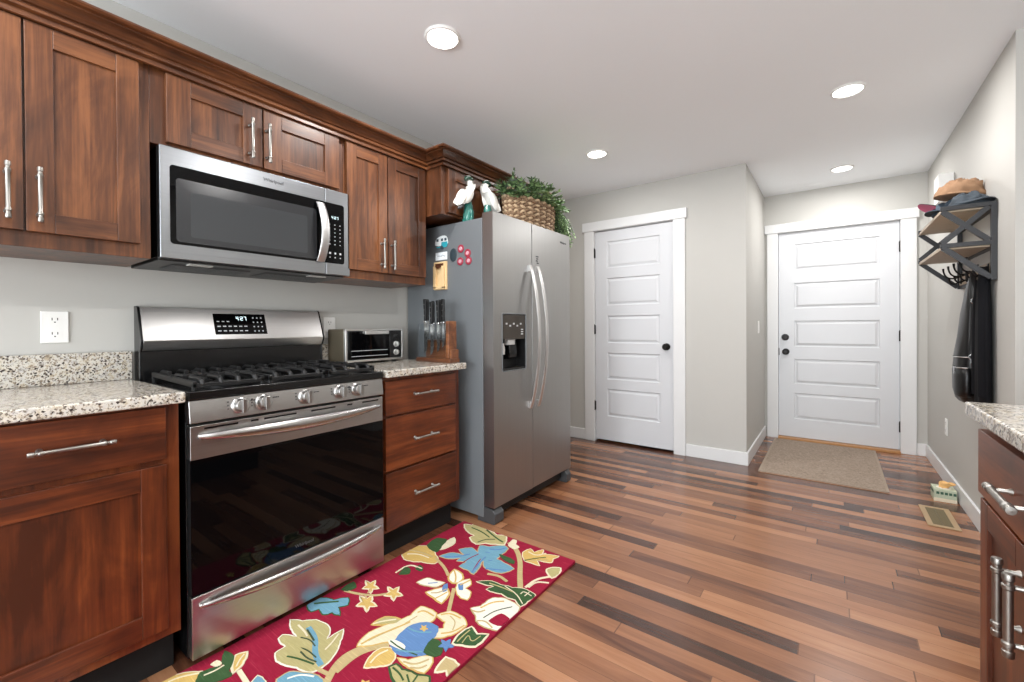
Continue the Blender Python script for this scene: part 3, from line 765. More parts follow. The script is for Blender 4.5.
for (x, z, lab) in ((-1.790, 1.604, 'left upper one of four red rosette magnets, highest of the cluster on the fridge side'), (-1.735, 1.572, 'red rosette magnet at the right of the cluster, upper one of the right pair'),
                    (-1.795, 1.528, 'red rosette magnet at the lower left of the four on the fridge side'), (-1.728, 1.526, 'red rosette magnet at the lower right of the four on the fridge side')):
    o = thing('fridge_magnet', lab, 'magnet', (x, FS, z), 'red round fridge magnets')
    MB().lathe([(.024, 0), (.024, .004), (.018, .006), (.015, .004), (0, .004)], (x, FS, z), (0, -1, 0), 20).build('rim', plain('magnet_red', srgb(150, 40, 60), .45), o)
    MB().lathe([(.0125, .0042), (.010, .007), (0, .0075)], (x, FS, z), (0, -1, 0), 16).build('centre', plain('magnet_centre', srgb(196, 150, 160), .45), o)

# ================================================================== ON TOP OF THE FRIDGE
FT = 1.766
M_porc = plain('white_porcelain', srgb(234, 232, 226), .25, coat=.3)
M_gcap = plain('dark_green_glaze', srgb(36, 62, 50), .25, coat=.3)
M_teal = plain('teal_glaze', srgb(40, 108, 98), .3, coat=.2, var=.6, bscale=45)
M_beak = plain('grey_beak_glaze', srgb(150, 148, 138), .3)
M_tail = plain('dark_tail_glaze', srgb(58, 54, 56), .35)
def crane(x, y, face, label):
    o = thing('crane_figurine', label, 'figurine', (x, y, FT), 'porcelain crane figurines on the fridge')
    P = lambda a, z, w=0: Vector((x+w, y+face*a, FT+z))
    b = MB(); rnd = random.Random(3)
    rings = []
    for z, r in ((.0005, .033), (.010, .033), (.025, .028), (.06, .026), (.10, .025), (.125, .018)):
        rings.append([(x+r*.9*(1+.16*math.sin(5*q+z*90))*math.cos(q), y+r*(1+.16*math.sin(5*q+z*90))*math.sin(q), FT+z) for q in [2*PI*j/28 for j in range(28)]])
    b.loft(rings)
    for k in range(9):                                           # reeds and leaves round the base
        q = 2*PI*k/9; r0 = .024; h = .07+.05*rnd.random()
        b.tube([(x+r0*math.cos(q), y+r0*math.sin(q), FT+.008), (x+r0*math.cos(q), y+r0*math.sin(q), FT+h*.6), (x+r0*.75*math.cos(q+.2), y+r0*.75*math.sin(q+.2), FT+h)], [.007, .0095, .003], 7)
    b.build('reed_base', M_teal, o, angle=60)
    rings = []                                                   # egg-shaped body slanting down to the tail
    for t in [k/16 for k in range(17)]:
        a = .024 - .088*t; z = .222 - .128*t; r = .047*math.sin(PI*min(1, .16+t*.82))**.7 + .004
        rings.append([P(a + r*.80*math.sin(q), z + r*.62*math.sin(q), r*.92*math.cos(q)) for q in [2*PI*j/18 for j in range(18)]])
    bd = MB().loft(rings)
    bd.tube([P(.016, .205), P(.024, .222), P(.016, .238), P(.010, .250)], [.026, .021, .0165, .015], 12)
    body = bd.build('crane_body', M_porc, o, angle=60)
    for s_ in (-1, 1):
        w = MB()
        w.ell(P(-.030, .150, s_*.031), (.013, .062, .034), Matrix.Rotation(face*.95, 3, 'X'), 16, 12)
        for k in range(4): w.ell(P(-.052-.006*k, .112+.004*k, s_*(.026+.004*k)), (.006, .030, .009), Matrix.Rotation(face*.95, 3, 'X'), 10, 6)
        w.build('wing', M_porc, body, angle=60)
    w = MB()
    for k in (-1, 0, 1): w.ell(P(-.066, .082, k*.010), (.006, .024, .008), Matrix.Rotation(face*.95, 3, 'X'), 8, 6)
    w.build('tail', M_tail, body)
    MB().ell(P(.012, .254), (.017, .022, .016)).build('head', M_porc, o)
    h = MB(); h.ell(P(.006, .261), (.026, .034, .0145)); h.ell(P(-.016, .253), (.014, .013, .011)); h.build('crest', M_gcap, o)
    MB().ell(P(.006, .273), (.014, .018, .006)).build('cap_spot', M_porc, o)
    MB().tube([P(.030, .251), P(.050, .240), P(.068, .226)], [.0062, .0042, .001], 8).build('beak', M_beak, o)
crane(-1.762, 1.942, 1, 'white crane figurine with green cap, nearer the wall cabinet on the fridge top')
crane(-1.728, 2.082, -1, 'white crane figurine with green cap, the one nearer the wicker basket')
# woven basket
BC = (-1.662, 2.455); BRX, BRY, BH = .092, .245, .205
M_wick = [plain('wicker_light', srgb(176, 150, 120), .7, bump=.2, bscale=120), plain('wicker_brown', srgb(124, 98, 74), .7, bump=.2, bscale=120)]
bk_ = thing('wicker_basket', 'oval woven basket with loop handles on top of the fridge', 'basket', (BC[0], BC[1], FT))
b = MB(); NR = 13; NS = 44
for i in range(NR):
    z = FT+.012+i*(BH-.02)/(NR-1); k = 1+.08*(i/(NR-1))
    pts = []
    for j in range(NS*4):
        q = 2*PI*j/(NS*4); wv = .008*math.sin(q*NS/2+(PI if i % 2 else 0))
        pts.append((BC[0]+(BRX*k+wv)*math.cos(q), BC[1]+(BRY*k+wv)*math.sin(q), z+.005*math.sin(q*NS/2*1.0+i)))
    b.tube(pts, .0095, 6, mat=i % 2, closed=True)
for j in range(NS):
    q = 2*PI*(j+.5)/NS; b.tube([(BC[0]+BRX*(1+.1*t)*math.cos(q), BC[1]+BRY*(1+.1*t)*math.sin(q), FT+.004+BH*t) for t in (0, .5, .98)], .006, 6, mat=1)
b.add([(BC[0]+BRX*math.cos(2*PI*j/36), BC[1]+BRY*math.sin(2*PI*j/36), FT+.006) for j in range(36)], [tuple(range(36))], 1)
b.build('woven_wall', M_wick, bk_, angle=60)
for s in (-1, 1):
    yy = BC[1]+s*(BRY*1.02)
    b = MB(); b.tube([(BC[0]+.055*math.cos(PI*t), yy-s*.02, FT+BH-.02+.075*math.sin(PI*t)) for t in [k/12 for k in range(13)]], .0085, 8); b.build('basket_handle', M_wick[0], bk_)
# foliage
M_leaf = [plain('leaf_dark', srgb(70, 92, 60), .5), plain('leaf_mid', srgb(108, 138, 90), .5), plain('leaf_light', srgb(150, 178, 124), .5), plain('leaf_silver', srgb(92, 104, 92), .55)]
pt = thing('artificial_plant', 'bushy green trailing greenery filling the basket on the fridge', 'plant', (BC[0], BC[1], FT+.02))
rnd = random.Random(11)
lf = MB(); st = MB()
def leaf(p, d, L, w, m):
    d = Vector(d).normalized(); u = d.cross(Vector((0, 0, 1)))
    if u.length < .05: u = Vector((1, 0, 0))
    u.normalize(); nn = u.cross(d).normalized(); a = rnd.uniform(-.8, .8); u = (u*math.cos(a)+nn*math.sin(a)); nn = u.cross(d)
    p = Vector(p); mid = p+d*L*.45+nn*L*.06; tip = p+d*L-nn*L*.08
    lf.add([p, mid+u*w-nn*w*.3, tip, mid-u*w-nn*w*.3, mid], [(0, 1, 4), (1, 2, 4), (0, 4, 3), (4, 2, 3)], m)
def frond(p0, d0, L, droop, m, lw, n=11):
    p = Vector(p0); d = Vector(d0).normalized(); pts = [tuple(p)]; stp = L/n; xlim = -1.762+lw*.9
    for k in range(n):
        d = (d + Vector((rnd.uniform(-.06, .06), rnd.uniform(-.06, .06), -droop*stp*9))).normalized(); p = p+d*stp; p.x = max(p.x, xlim)
        if p.y < FY1+.02 and p.x < FX+.02 and p.z < FT+.045: break
        pts.append(tuple(p))
        if k >= 1:
            sd = d.cross(Vector((0, 0, 1)));
            if sd.length < .05: sd = Vector((1, 0, 0))
            sd.normalize()
            for s in (-1, 1): leaf(p, d*.55+sd*s*.8+Vector((0, 0, rnd.uniform(-.2, .35))), lw*rnd.uniform(.8, 1.25), lw*.22, m if rnd.random() < .7 else rnd.randrange(4))
    leaf(p, d, lw, lw*.22, m)
    st.tube(pts, .0018, 5)
ztop = FT+BH-.01
for k in range(190):                                        # upright and arching mass
    a = rnd.uniform(0, 2*PI); r = rnd.random()**.5
    p = (BC[0]+BRX*.8*r*math.cos(a), BC[1]+BRY*.9*r*math.sin(a), ztop-.03)
    yy = (p[1]-BC[1])/BRY
    d = (.35*math.cos(a)+.12, .55*math.sin(a)+yy*.3, rnd.uniform(.5, 1.2))
    frond(p, d, rnd.uniform(.10, .19), rnd.uniform(.25, .8), rnd.choice((0, 0, 1, 1, 1, 2)), .034)
for k in range(110):                                        # fall over the far end
    a = rnd.uniform(.45, 1.0)*PI*.5
    p = (BC[0]+BRX*.8*math.cos(a)*rnd.uniform(-.6, .9), BC[1]+BRY*.95*math.sin(a), ztop)
    d = (rnd.uniform(-.1, .55), .6+.5*math.sin(a), rnd.uniform(.35, .75))
    frond(p, d, rnd.uniform(.16, .36), rnd.uniform(.9, 1.5), rnd.choice((1, 2, 2, 2)), .024, 14)
for k in range(30):                                         # short sprigs over the front rim
    a = rnd.uniform(-.5, .7)
    p = (BC[0]+BRX*.8*math.cos(a), BC[1]+BRY*.95*math.sin(a), ztop)
    frond(p, (.5, rnd.uniform(-.4, .6), .6), rnd.uniform(.07, .12), 1.0, rnd.choice((1, 2)), .026, 8)
for k in range(26):                                         # greyer sprigs at the near end
    p = (BC[0]+rnd.uniform(-.05, .05), BC[1]-BRY*.7, ztop-.02)
    frond(p, (rnd.uniform(-.3, .3), rnd.uniform(-.5, .2), rnd.uniform(.5, 1.1)), rnd.uniform(.08, .14), .4, 3, .034)
for (dx, dy, h) in ((.0, .10, .21), (-.03, -.13, .20), (.02, .02, .16), (.0, -.20, .20)):
    frond((BC[0]+dx, BC[1]+dy, ztop-.02), (0, .02, 1), h, .05, 0, .032)
lf.build('foliage', M_leaf, pt, angle=80); st.build('stems', M_leaf[0], pt)

# ================================================================== COUNTER OBJECTS
CT = .932
TX, TY0, TY1 = -2.092, 1.326, 1.713; TB, TT = CT+.014, 1.126
to = thing('toaster_oven', 'small toaster oven with a champagne side on the counter beside the range', 'toaster oven', (-2.18, 1.52, CT))
MB().box(-2.268, TX-.016, TY0, TY1, TB, TT).build('oven_shell', plain('champagne_metal', srgb(128, 118, 100), .38, .65), to, bevel=.008, seg=3)
fr_ = MB()
for a_, c_, e_, f_ in ((TY0-.001, TY1+.001, TB-.001, TB+.010), (TY0-.001, TY1+.001, TT-.010, TT+.001), (TY0-.001, TY0+.011, TB, TT), (TY1-.011, TY1+.001, TB, TT)): fr_.box(TX-.018, TX, a_, c_, e_, f_)
fr_.build('front_frame', plain('silver_frame', (.68, .67, .65), .3, .9), to, bevel=.002)
fp = MB().box(TX-.018, TX-.006, TY0+.011, TY1-.011, TB+.010, TT-.010).build('front_panel', M_bplast, to)
td = MB().box(TX-.006, TX-.0015, TY0+.020, TY1-.098, TB+.014, TT-.014).build('glass_door', M_glass, to, bevel=.002)
b = MB()
for z in (TB+.060, TB+.030): b.box(TX-.0016, TX-.0006, TY0+.035, TY1-.115, z-.0012, z+.0012)
b.build('rack_line', M_mark, td)
b = MB(); yc0, yc1 = TY0+.105, TY1-.125; z = TT-.020
b.box(TX-.0015, TX+.022, yc0, yc0+.012, z-.006, z+.006); b.box(TX-.0015, TX+.022, yc1-.012, yc1, z-.006, z+.006); b.box(TX+.014, TX+.028, yc0, yc1, z-.009, z+.009)
b.build('door_handle', plain('silver_handle', (.66, .65, .63), .35, .85), td, bevel=.003)
for z in (TB+.132, TB+.090, TB+.042):
    b = MB(); b.lathe([(.0175, 0), (.0175, .004), (.0145, .006), (.0135, .017), (0, .018)], (TX-.006, TY1-.052, z), (1, 0, 0), 20); b.box(TX+.008, TX+.016, TY1-.0545, TY1-.0495, z-.013, z+.013); b.build('control_knob', plain('silver_knob', (.6, .6, .58), .35, .8) if z < TB+.12 else M_bplast, to)
b = MB()
for y in (TY0+.04, TY1-.04):
    for x in (-2.24, TX-.04): b = MB(); b.lathe([(.013, 0), (.015, .0145)], (x, y, CT), n=14); b.build('foot', M_bplast, to)
# knife block
M_wal = wood('walnut_block', 'x', srgb(70, 38, 20), srgb(112, 66, 38), srgb(142, 92, 56), .35)
M_acr = plain('clear_acrylic', (.92, .94, .95), .03); 
nt = M_acr.node_tree.nodes['Principled BSDF']; nt.inputs['Transmission Weight'].default_value = 1.0; nt.inputs['IOR'].default_value = 1.15
KY0, KY1 = 1.728, 1.806
kb = thing('knife_block', 'walnut and clear acrylic knife block against the fridge side', 'knife block', (-1.86, 1.767, CT))
MB().box(-1.995, -1.712, KY0, KY1, CT, CT+.024).build('base', M_wal, kb, bevel=.003)
MB().box(-1.752, -1.730, KY0+.006, KY1-.006, CT+.024, 1.168).build('end_board', M_wal, kb, bevel=.003)
MB().box(-1.729, -1.716, KY0+.012, KY1-.004, CT+.024, CT+.075).build('corner_block', M_wal, kb, bevel=.002)
MB().box(-1.94, -1.755, KY0+.030, KY1-.030, CT+.024, 1.060).build('centre_board', M_wal, kb, bevel=.002)
for y in (KY0+.004, KY1-.008): MB().box(-1.975, -1.753, y, y+.004, CT+.0245, 1.155).build('acrylic_panel', M_acr, kb)
MB().box(-1.977, -1.969, KY0+.009, KY1-.009, CT+.0245, 1.158).build('acrylic_end', M_acr, kb)
M_khand = plain('knife_handle_black', srgb(12, 12, 13), .55, spec=.3)
M_blade = plain('knife_steel', (.7, .7, .7), .2, 1.0)
klab = ('leftmost of the black handled knives in the block', 'second black handled knife from the left in the block', 'third black handled knife from the left in the block', 'middle one of the seven black handled knives in the block',
        'third black handled knife from the right in the block', 'second black handled knife from the right in the block', 'rightmost black handled knife in the block, nearest its end board')
for i, (kx, ky, top) in enumerate(((-1.958, 1.788, 1.302), (-1.930, 1.745, 1.300), (-1.908, 1.788, 1.290), (-1.878, 1.746, 1.282), (-1.848, 1.788, 1.294), (-1.822, 1.745, 1.288), (-1.782, 1.746, 1.294))):
    k = thing('kitchen_knife', klab[i]+' beside the fridge', 'knife', (kx, ky, CT+.03), 'knives in the block')
    zb = top-.128
    rings = []
    for t, hx in ((0, .0085), (.05, .0105), (.25, .0095), (.55, .0115), (.85, .0135), (.97, .0145), (1, .010)):
        rings.append([(kx+hx*math.cos(q)-.004*t*t, ky+.0075*math.sin(q), zb+.128*t) for q in [2*PI*j/12 for j in range(12)]])
    h = MB().loft(rings).build('handle', M_khand, k, angle=50)
    b = MB()
    for t in (.25, .5, .75): b.tube([(kx-.002, ky-.0082, zb+.128*t), (kx-.002, ky+.0082, zb+.128*t)], .0028, 8)
    b.build('rivets', M_blade, h)
    MB().box(kx-.011, kx+.011, ky-.0062, ky+.0062, zb-.012, zb+.0005).build('bolster', M_blade, k, bevel=.002)
    L = (.16, .18, .15, .17, .15, .16, .14)[i]; z0 = max(zb-.012-L, CT+.030); w = .014 + (.006 if i in (1, 3) else 0)
    MB().prism([(kx-.010, ky-.0012, zb-.012), (kx+.010, ky-.0012, zb-.012), (kx+w, ky-.0012, z0+.05), (kx+w*.5, ky-.0012, z0+.015), (kx-.010, ky-.0012, z0)], (0, .0024, 0)).build('blade', M_blade, k)

# ================================================================== WALL PLATES
M_slot = plain('slot_dark', srgb(60, 58, 56), .5)
def outlet(x, sgn, y, z, label, duplex=True):
    o = thing('wall_outlet' if duplex else 'light_switch', label, 'outlet' if duplex else 'switch', (x, y, z-.058))
    X0 = x+sgn*.0004
    b = MB(); lo, hi = sorted((X0, X0+sgn*.006)); b.box(lo, hi, y-.036, y+.036, z-.058, z+.058); pl = b.build('cover_plate', M_white, o, bevel=.0025, seg=3)
    xf = X0+sgn*.006
    if duplex:
        for dz in (-.026, .026):
            MB().prism([(xf-sgn*.001, y+a_, z+dz+c_) for a_, c_ in rrect(-.017, .017, -.019, .019, .009)], (sgn*.0022, 0, 0)).build('socket', M_white, o)
            b = MB(); lo, hi = sorted((xf+sgn*.0008, xf+sgn*.0016))
            for dy in (-.007, .007): b.box(lo, hi, y+dy-.0013, y+dy+.0013, z+dz-.001, z+dz+.008)
            b.box(lo, hi, y-.0022, y+.0022, z+dz-.010, z+dz-.006); b.build('slots', M_slot, o)
    else:
        lo, hi = sorted((xf-sgn*.001, xf+sgn*.003)); MB().box(lo, hi, y-.017, y+.017, z-.034, z+.034).build('rocker', M_white, o, bevel=.001)
    return o
outlet(XL, 1, .274, 1.143, 'white duplex outlet on the wall above the left counter')
outlet(XL, 1, 1.350, 1.136, 'white duplex outlet on the wall behind the toaster oven')
outlet(XR, -1, 4.308, .400, 'white outlet low on the right wall beside the entry door')
outlet(XH, 1, 4.62, 1.116, 'white light switch on the short hall wall by the entry door', False)
ch = thing('door_chime', 'white door chime box high on the right wall behind the hats', 'door chime', (XR, 4.157, 1.96))
b = MB(); b.box(XR-.078, XR-.0005, 4.08, 4.235, 1.96, 2.150); b.build('chime_cover', M_white, ch, bevel=.004)

# ================================================================== CEILING LAMPS
def downlight(x, y, label, group='recessed ceiling lights'):
    o = thing('recessed_light', label, 'ceiling light', (x, y, HC-.012), group)
    MB().lathe([(.066, .0115), (.066, .004), (.069, 0), (.076, .003), (.081, .0115)], (x, y, HC-.012), n=40).build('trim_ring', M_white, o)
    MB().lathe([(0, .005), (.055, .0055), (.0658, .008), (.0658, .0115), (0, .0116)], (x, y, HC-.012), n=36).build('lamp_lens', M_lamp, o)
    L = area_light('downlight_glow', (0, 0, -.004), (0, 0, 0), .125, 0, LAMP_W, (1.0, .985, .965), 'DISK'); L.parent = o
downlight(-1.405, 1.385, 'recessed ceiling light nearest the microwave cabinets')
downlight(-1.425, 3.010, 'recessed ceiling light in front of the narrow white door')
downlight(.070, 3.045, 'recessed ceiling light nearest the right wall corner, upper right of the photo')
downlight(.065, 4.535, 'recessed ceiling light right in front of the entry door')
for x, y in ((.07, 1.40), (-1.405, -.25), (.07, -.25)): downlight(x, y, 'recessed ceiling light over the near part of the kitchen, outside the photo')

# ================================================================== FLOOR ITEMS
# ---- floral runner: pattern pieces lie on the rug's own top
RXA, RXB, RYA, RYB = -1.712, -.990, -.02, 1.832
RT = .0120
def rug_fibre(name, col, streak=.10):
    t = NT(name); v = t.coord((14, 160, 40), rand=False); nz = t.noise(v, 1.6, 4, .7); f = t.noise(t.coord((1, 1, 1), rand=False), 420, 3)
    nz2 = t.noise(t.coord((9, 260, 40), rand=False), 1.3, 2, .5); st = t.ramp(nz2, [(.60, (0, 0, 0)), (.70, (1, 1, 1))])
    c = t.mix(nz, tuple(x*(1-streak*2.2) for x in col), tuple(min(1, x*(1+streak*2.2)+.01) for x in col))
    c = t.mix(t.math('MULTIPLY', st, .32), c, tuple(min(1, x*1.7+.06) for x in col))
    t.set(Base_Color=c, Roughness=.95, Specular_IOR_Level=.08); t.bump(t.math('ADD', nz, f), .5, .003); return t.m
pal = [(140, 22, 50), (214, 204, 176), (180, 160, 116), (196, 164, 96), (104, 148, 168), (54, 82, 48), (222, 218, 204), (170, 160, 112), (92, 126, 172), (64, 76, 56)]
M_rug = [rug_fibre('rug_'+n, srgb(*c)) for n, c in zip(('red', 'cream', 'tan', 'gold', 'blue', 'green', 'ivory', 'olive', 'periwinkle', 'sage'), pal)]
RUG = [["l",2,0.014,[[-1.548,1.454],[-1.458,1.424],[-1.392,1.384]]],
["l",2,0.024,[[-1.351,1.784],[-1.278,1.752],[-1.199,1.674],[-1.136,1.579],[-1.062,1.482]]],
["l",1,0.0078,[[-1.05,1.524],[-1.047,1.579],[-0.996,1.603]]],
["l",1,0.0113,[[-1.018,1.646],[-1.057,1.595],[-1.061,1.516]]],
["l",2,0.0156,[[-1.305,1.33],[-1.258,1.266],[-1.215,1.207]]],
["l",2,0.0129,[[-1.259,1.499],[-1.207,1.519],[-1.151,1.504]]],
["l",2,0.0108,[[-1.672,1.045],[-1.601,1.066],[-1.536,1.1],[-1.508,1.137]]],
["l",2,0.008,[[-1.576,1.094],[-1.596,1.12]]],
["l",2,0.0074,[[-1.57,1.078],[-1.533,1.054]]],
["l",2,0.0234,[[-1.303,0.778],[-1.316,0.856],[-1.299,0.909],[-1.259,0.958]]],
["l",2,0.0245,[[-1.287,0.738],[-1.331,0.799],[-1.339,0.855],[-1.306,0.931]]],
["l",1,0.0144,[[-1.564,0.594],[-1.47,0.586]]],
["l",2,0.013,[[-1.367,0.749],[-1.305,0.76]]],
["p",7,1,0.82,[[-1.686,1.803],[-1.642,1.82],[-1.631,1.858],[-1.544,1.832],[-1.453,1.814],[-1.404,1.836],[-1.352,1.751],[-1.396,1.726],[-1.443,1.705],[-1.478,1.667],[-1.555,1.701],[-1.549,1.732],[-1.621,1.749]]],
["l",5,0.0096,[[-1.536,1.823],[-1.441,1.783],[-1.376,1.766]]],
["p",1,None,0.82,[[-1.337,1.757],[-1.353,1.821],[-1.33,1.824],[-1.311,1.788],[-1.277,1.776],[-1.286,1.746]]],
["p",3,1,0.85,[[-1.727,1.392],[-1.733,1.447],[-1.708,1.489],[-1.659,1.512],[-1.564,1.476],[-1.515,1.442],[-1.514,1.415],[-1.579,1.389],[-1.631,1.361],[-1.668,1.356]]],
["p",1,None,0.82,[[-1.626,1.488],[-1.598,1.508],[-1.572,1.551],[-1.571,1.613],[-1.622,1.658],[-1.623,1.587],[-1.612,1.534]]],
["p",5,None,0.82,[[-1.675,1.513],[-1.692,1.597],[-1.633,1.618],[-1.61,1.56],[-1.584,1.495],[-1.622,1.491]]],
["l",1,0.0069,[[-1.604,1.259],[-1.611,1.344],[-1.531,1.352]]],
["p",5,None,0.82,[[-1.581,1.257],[-1.606,1.317],[-1.575,1.32],[-1.547,1.291]]],
["p",5,None,0.82,[[-1.557,1.333],[-1.563,1.369],[-1.526,1.355],[-1.516,1.338]]],
["p",4,2,0.93,[[-1.55,1.475],[-1.521,1.541],[-1.455,1.555],[-1.517,1.579],[-1.474,1.633],[-1.419,1.615],[-1.455,1.672],[-1.408,1.693],[-1.349,1.748],[-1.315,1.736],[-1.307,1.662],[-1.3,1.622],[-1.249,1.617],[-1.182,1.604],[-1.209,1.536],[-1.267,1.523],[-1.31,1.532],[-1.346,1.568],[-1.304,1.457],[-1.347,1.465],[-1.412,1.468],[-1.405,1.515],[-1.449,1.493],[-1.452,1.524],[-1.492,1.484]]],
["l",0,0.005,[[-1.41,1.459],[-1.415,1.539],[-1.403,1.604]]],
["l",0,0.0043,[[-1.329,1.478],[-1.354,1.541],[-1.365,1.575]]],
["l",8,0.0047,[[-1.387,1.638],[-1.362,1.645]]],
["l",8,0.005,[[-1.327,1.588],[-1.311,1.598]]],
["p",5,None,0.82,[[-1.321,1.663],[-1.286,1.666],[-1.219,1.655],[-1.21,1.635],[-1.261,1.633]]],
["p",3,1,0.85,[[-1.238,1.746],[-1.227,1.8],[-1.19,1.78],[-1.166,1.832],[-1.149,1.787],[-1.07,1.822],[-1.079,1.782],[-1.069,1.747],[-1.143,1.726],[-1.1,1.694],[-1.151,1.688],[-1.184,1.685]]],
["l",5,0.006,[[-1.186,1.688],[-1.157,1.73],[-1.117,1.772]]],
["p",7,1,0.75,[[-1.065,1.689],[-1.044,1.724],[-1.011,1.738],[-0.99,1.685],[-1.003,1.638],[-1.04,1.658]]],
["p",5,1,0.92,[[-1.262,1.423],[-1.218,1.464],[-1.159,1.471],[-1.105,1.484],[-1.06,1.508],[-0.993,1.498],[-0.995,1.442],[-1.002,1.398],[-1.047,1.419],[-1.116,1.417],[-1.191,1.405],[-1.177,1.44]]],
["l",1,0.0043,[[-1.136,1.47],[-1.063,1.456],[-1.007,1.418]]],
["l",1,0.0039,[[-1.029,1.464],[-1.028,1.498]]],
["l",1,0.0043,[[-1.05,1.465],[-1.052,1.489],[-1.006,1.481]]],
["p",6,2,0.9,[[-1.47,1.263],[-1.459,1.317],[-1.407,1.327],[-1.365,1.339],[-1.37,1.292],[-1.41,1.272]]],
["l",8,0.0047,[[-1.422,1.289],[-1.391,1.317]]],
["p",6,3,0.78,[[-1.385,1.238],[-1.365,1.287],[-1.341,1.321],[-1.289,1.292],[-1.272,1.225],[-1.329,1.23]]],
["p",6,3,0.82,[[-1.385,1.371],[-1.409,1.439],[-1.358,1.437],[-1.319,1.409],[-1.315,1.367],[-1.339,1.349]]],
["p",6,3,0.85,[[-1.322,1.367],[-1.298,1.424],[-1.262,1.396],[-1.263,1.361],[-1.225,1.355],[-1.203,1.306],[-1.238,1.297],[-1.286,1.319]]],
["p",8,None,0.82,[[-1.357,1.319],[-1.353,1.339],[-1.317,1.297],[-1.325,1.282]]],
["p",8,None,0.82,[[-1.31,1.361],[-1.301,1.377],[-1.264,1.343],[-1.279,1.335]]],
["p",6,2,0.9,[[-1.161,1.273],[-1.136,1.309],[-1.131,1.378],[-1.092,1.406],[-1.003,1.397],[-0.981,1.328],[-0.994,1.301],[-0.979,1.245],[-1.02,1.227],[-1.072,1.221],[-1.118,1.253]]],
["p",0,None,0.82,[[-1.054,1.258],[-1.039,1.322],[-0.993,1.314],[-0.994,1.265],[-1.025,1.255]]],
["l",9,0.0046,[[-1.08,1.26],[-1.071,1.318],[-1.029,1.378]]],
["p",3,1,0.7,[[-1.563,1.141],[-1.58,1.122],[-1.562,1.096],[-1.599,1.108],[-1.624,1.095],[-1.631,1.121],[-1.666,1.14],[-1.632,1.144],[-1.628,1.17],[-1.6,1.145]]],
["p",3,1,0.7,[[-1.441,1.169],[-1.459,1.149],[-1.443,1.121],[-1.48,1.134],[-1.507,1.12],[-1.512,1.149],[-1.548,1.17],[-1.512,1.174],[-1.506,1.201],[-1.479,1.174]]],
["p",3,1,0.7,[[-1.472,1.065],[-1.492,1.043],[-1.473,1.015],[-1.514,1.027],[-1.544,1.012],[-1.55,1.041],[-1.591,1.062],[-1.551,1.068],[-1.545,1.096],[-1.514,1.069]]],
["p",4,5,0.9,[[-1.711,0.897],[-1.711,0.96],[-1.652,0.985],[-1.616,1.029],[-1.571,0.999],[-1.591,0.967],[-1.537,0.943],[-1.581,0.932],[-1.597,0.904],[-1.643,0.912],[-1.653,0.885]]],
["p",5,None,0.82,[[-1.692,1.04],[-1.7,1.105],[-1.652,1.089],[-1.657,1.05]]],
["p",7,3,0.82,[[-1.401,0.981],[-1.397,1.042],[-1.347,1.069],[-1.308,1.065],[-1.349,1.016]]],
["p",1,3,0.93,[[-1.344,0.883],[-1.369,0.929],[-1.364,0.985],[-1.333,1.047],[-1.321,1.105],[-1.331,1.168],[-1.246,1.177],[-1.222,1.136],[-1.253,1.081],[-1.271,1.03],[-1.258,0.987],[-1.284,0.947]]],
["l",2,0.0069,[[-1.335,0.924],[-1.322,0.985],[-1.305,1.036]]],
["l",2,0.0043,[[-1.299,1.064],[-1.294,1.117]]],
["p",1,3,0.88,[[-1.24,1.164],[-1.215,1.216],[-1.142,1.219],[-1.104,1.197],[-1.103,1.152],[-1.119,1.107],[-1.153,1.071],[-1.2,1.097],[-1.165,1.129],[-1.185,1.155]]],
["l",2,0.0043,[[-1.19,1.192],[-1.149,1.181],[-1.128,1.141]]],
["p",8,None,0.9,[[-1.274,1.027],[-1.272,1.075],[-1.239,1.115],[-1.184,1.124],[-1.155,1.084],[-1.155,1.055],[-1.111,1.032],[-1.12,0.996],[-1.156,0.966],[-1.193,0.946],[-1.251,0.957],[-1.263,0.991]]],
["p",6,4,0.9,[[-1.282,1.007],[-1.234,1.005],[-1.236,1.033],[-1.193,1.035],[-1.175,1.062],[-1.14,1.052],[-1.131,1.017],[-1.171,0.988],[-1.237,0.981]]],
["l",5,0.0052,[[-1.27,0.971],[-1.208,0.968],[-1.139,0.982]]],
["p",3,None,0.7,[[-1.204,1.092],[-1.212,1.084],[-1.207,1.073],[-1.22,1.078],[-1.231,1.072],[-1.231,1.083],[-1.243,1.091],[-1.23,1.093],[-1.227,1.104],[-1.218,1.093]]],
["p",6,None,0.82,[[-1.277,0.966],[-1.265,0.983],[-1.204,0.985],[-1.194,0.972],[-1.229,0.96]]],
["p",3,1,0.88,[[-1.242,0.841],[-1.271,0.889],[-1.272,0.928],[-1.247,0.953],[-1.199,0.941],[-1.179,0.905],[-1.202,0.876]]],
["p",1,3,0.85,[[-1.191,0.934],[-1.15,0.951],[-1.099,1.014],[-1.073,0.995],[-1.061,0.943],[-1.113,0.929]]],
["p",7,5,0.84,[[-1.18,0.892],[-1.17,0.918],[-1.133,0.917],[-1.078,0.929],[-1.037,0.949],[-1.011,0.918],[-1.094,0.857]]],
["l",5,0.0058,[[-1.103,0.907],[-1.058,0.883]]],
["l",5,0.0058,[[-1.072,0.924],[-1.062,0.891]]],
["p",5,None,0.82,[[-1.133,1.003],[-1.157,1.068],[-1.109,1.074],[-1.076,1.031],[-1.094,1.005]]],
["p",8,None,0.7,[[-1.066,1.085],[-1.079,1.071],[-1.072,1.052],[-1.093,1.06],[-1.111,1.051],[-1.11,1.07],[-1.129,1.083],[-1.107,1.086],[-1.101,1.104],[-1.088,1.087]]],
["p",2,1,0.8,[[-1.04,0.964],[-1.059,1.037],[-0.995,1.04],[-0.972,1.002],[-0.977,0.97],[-1.012,0.99]]],
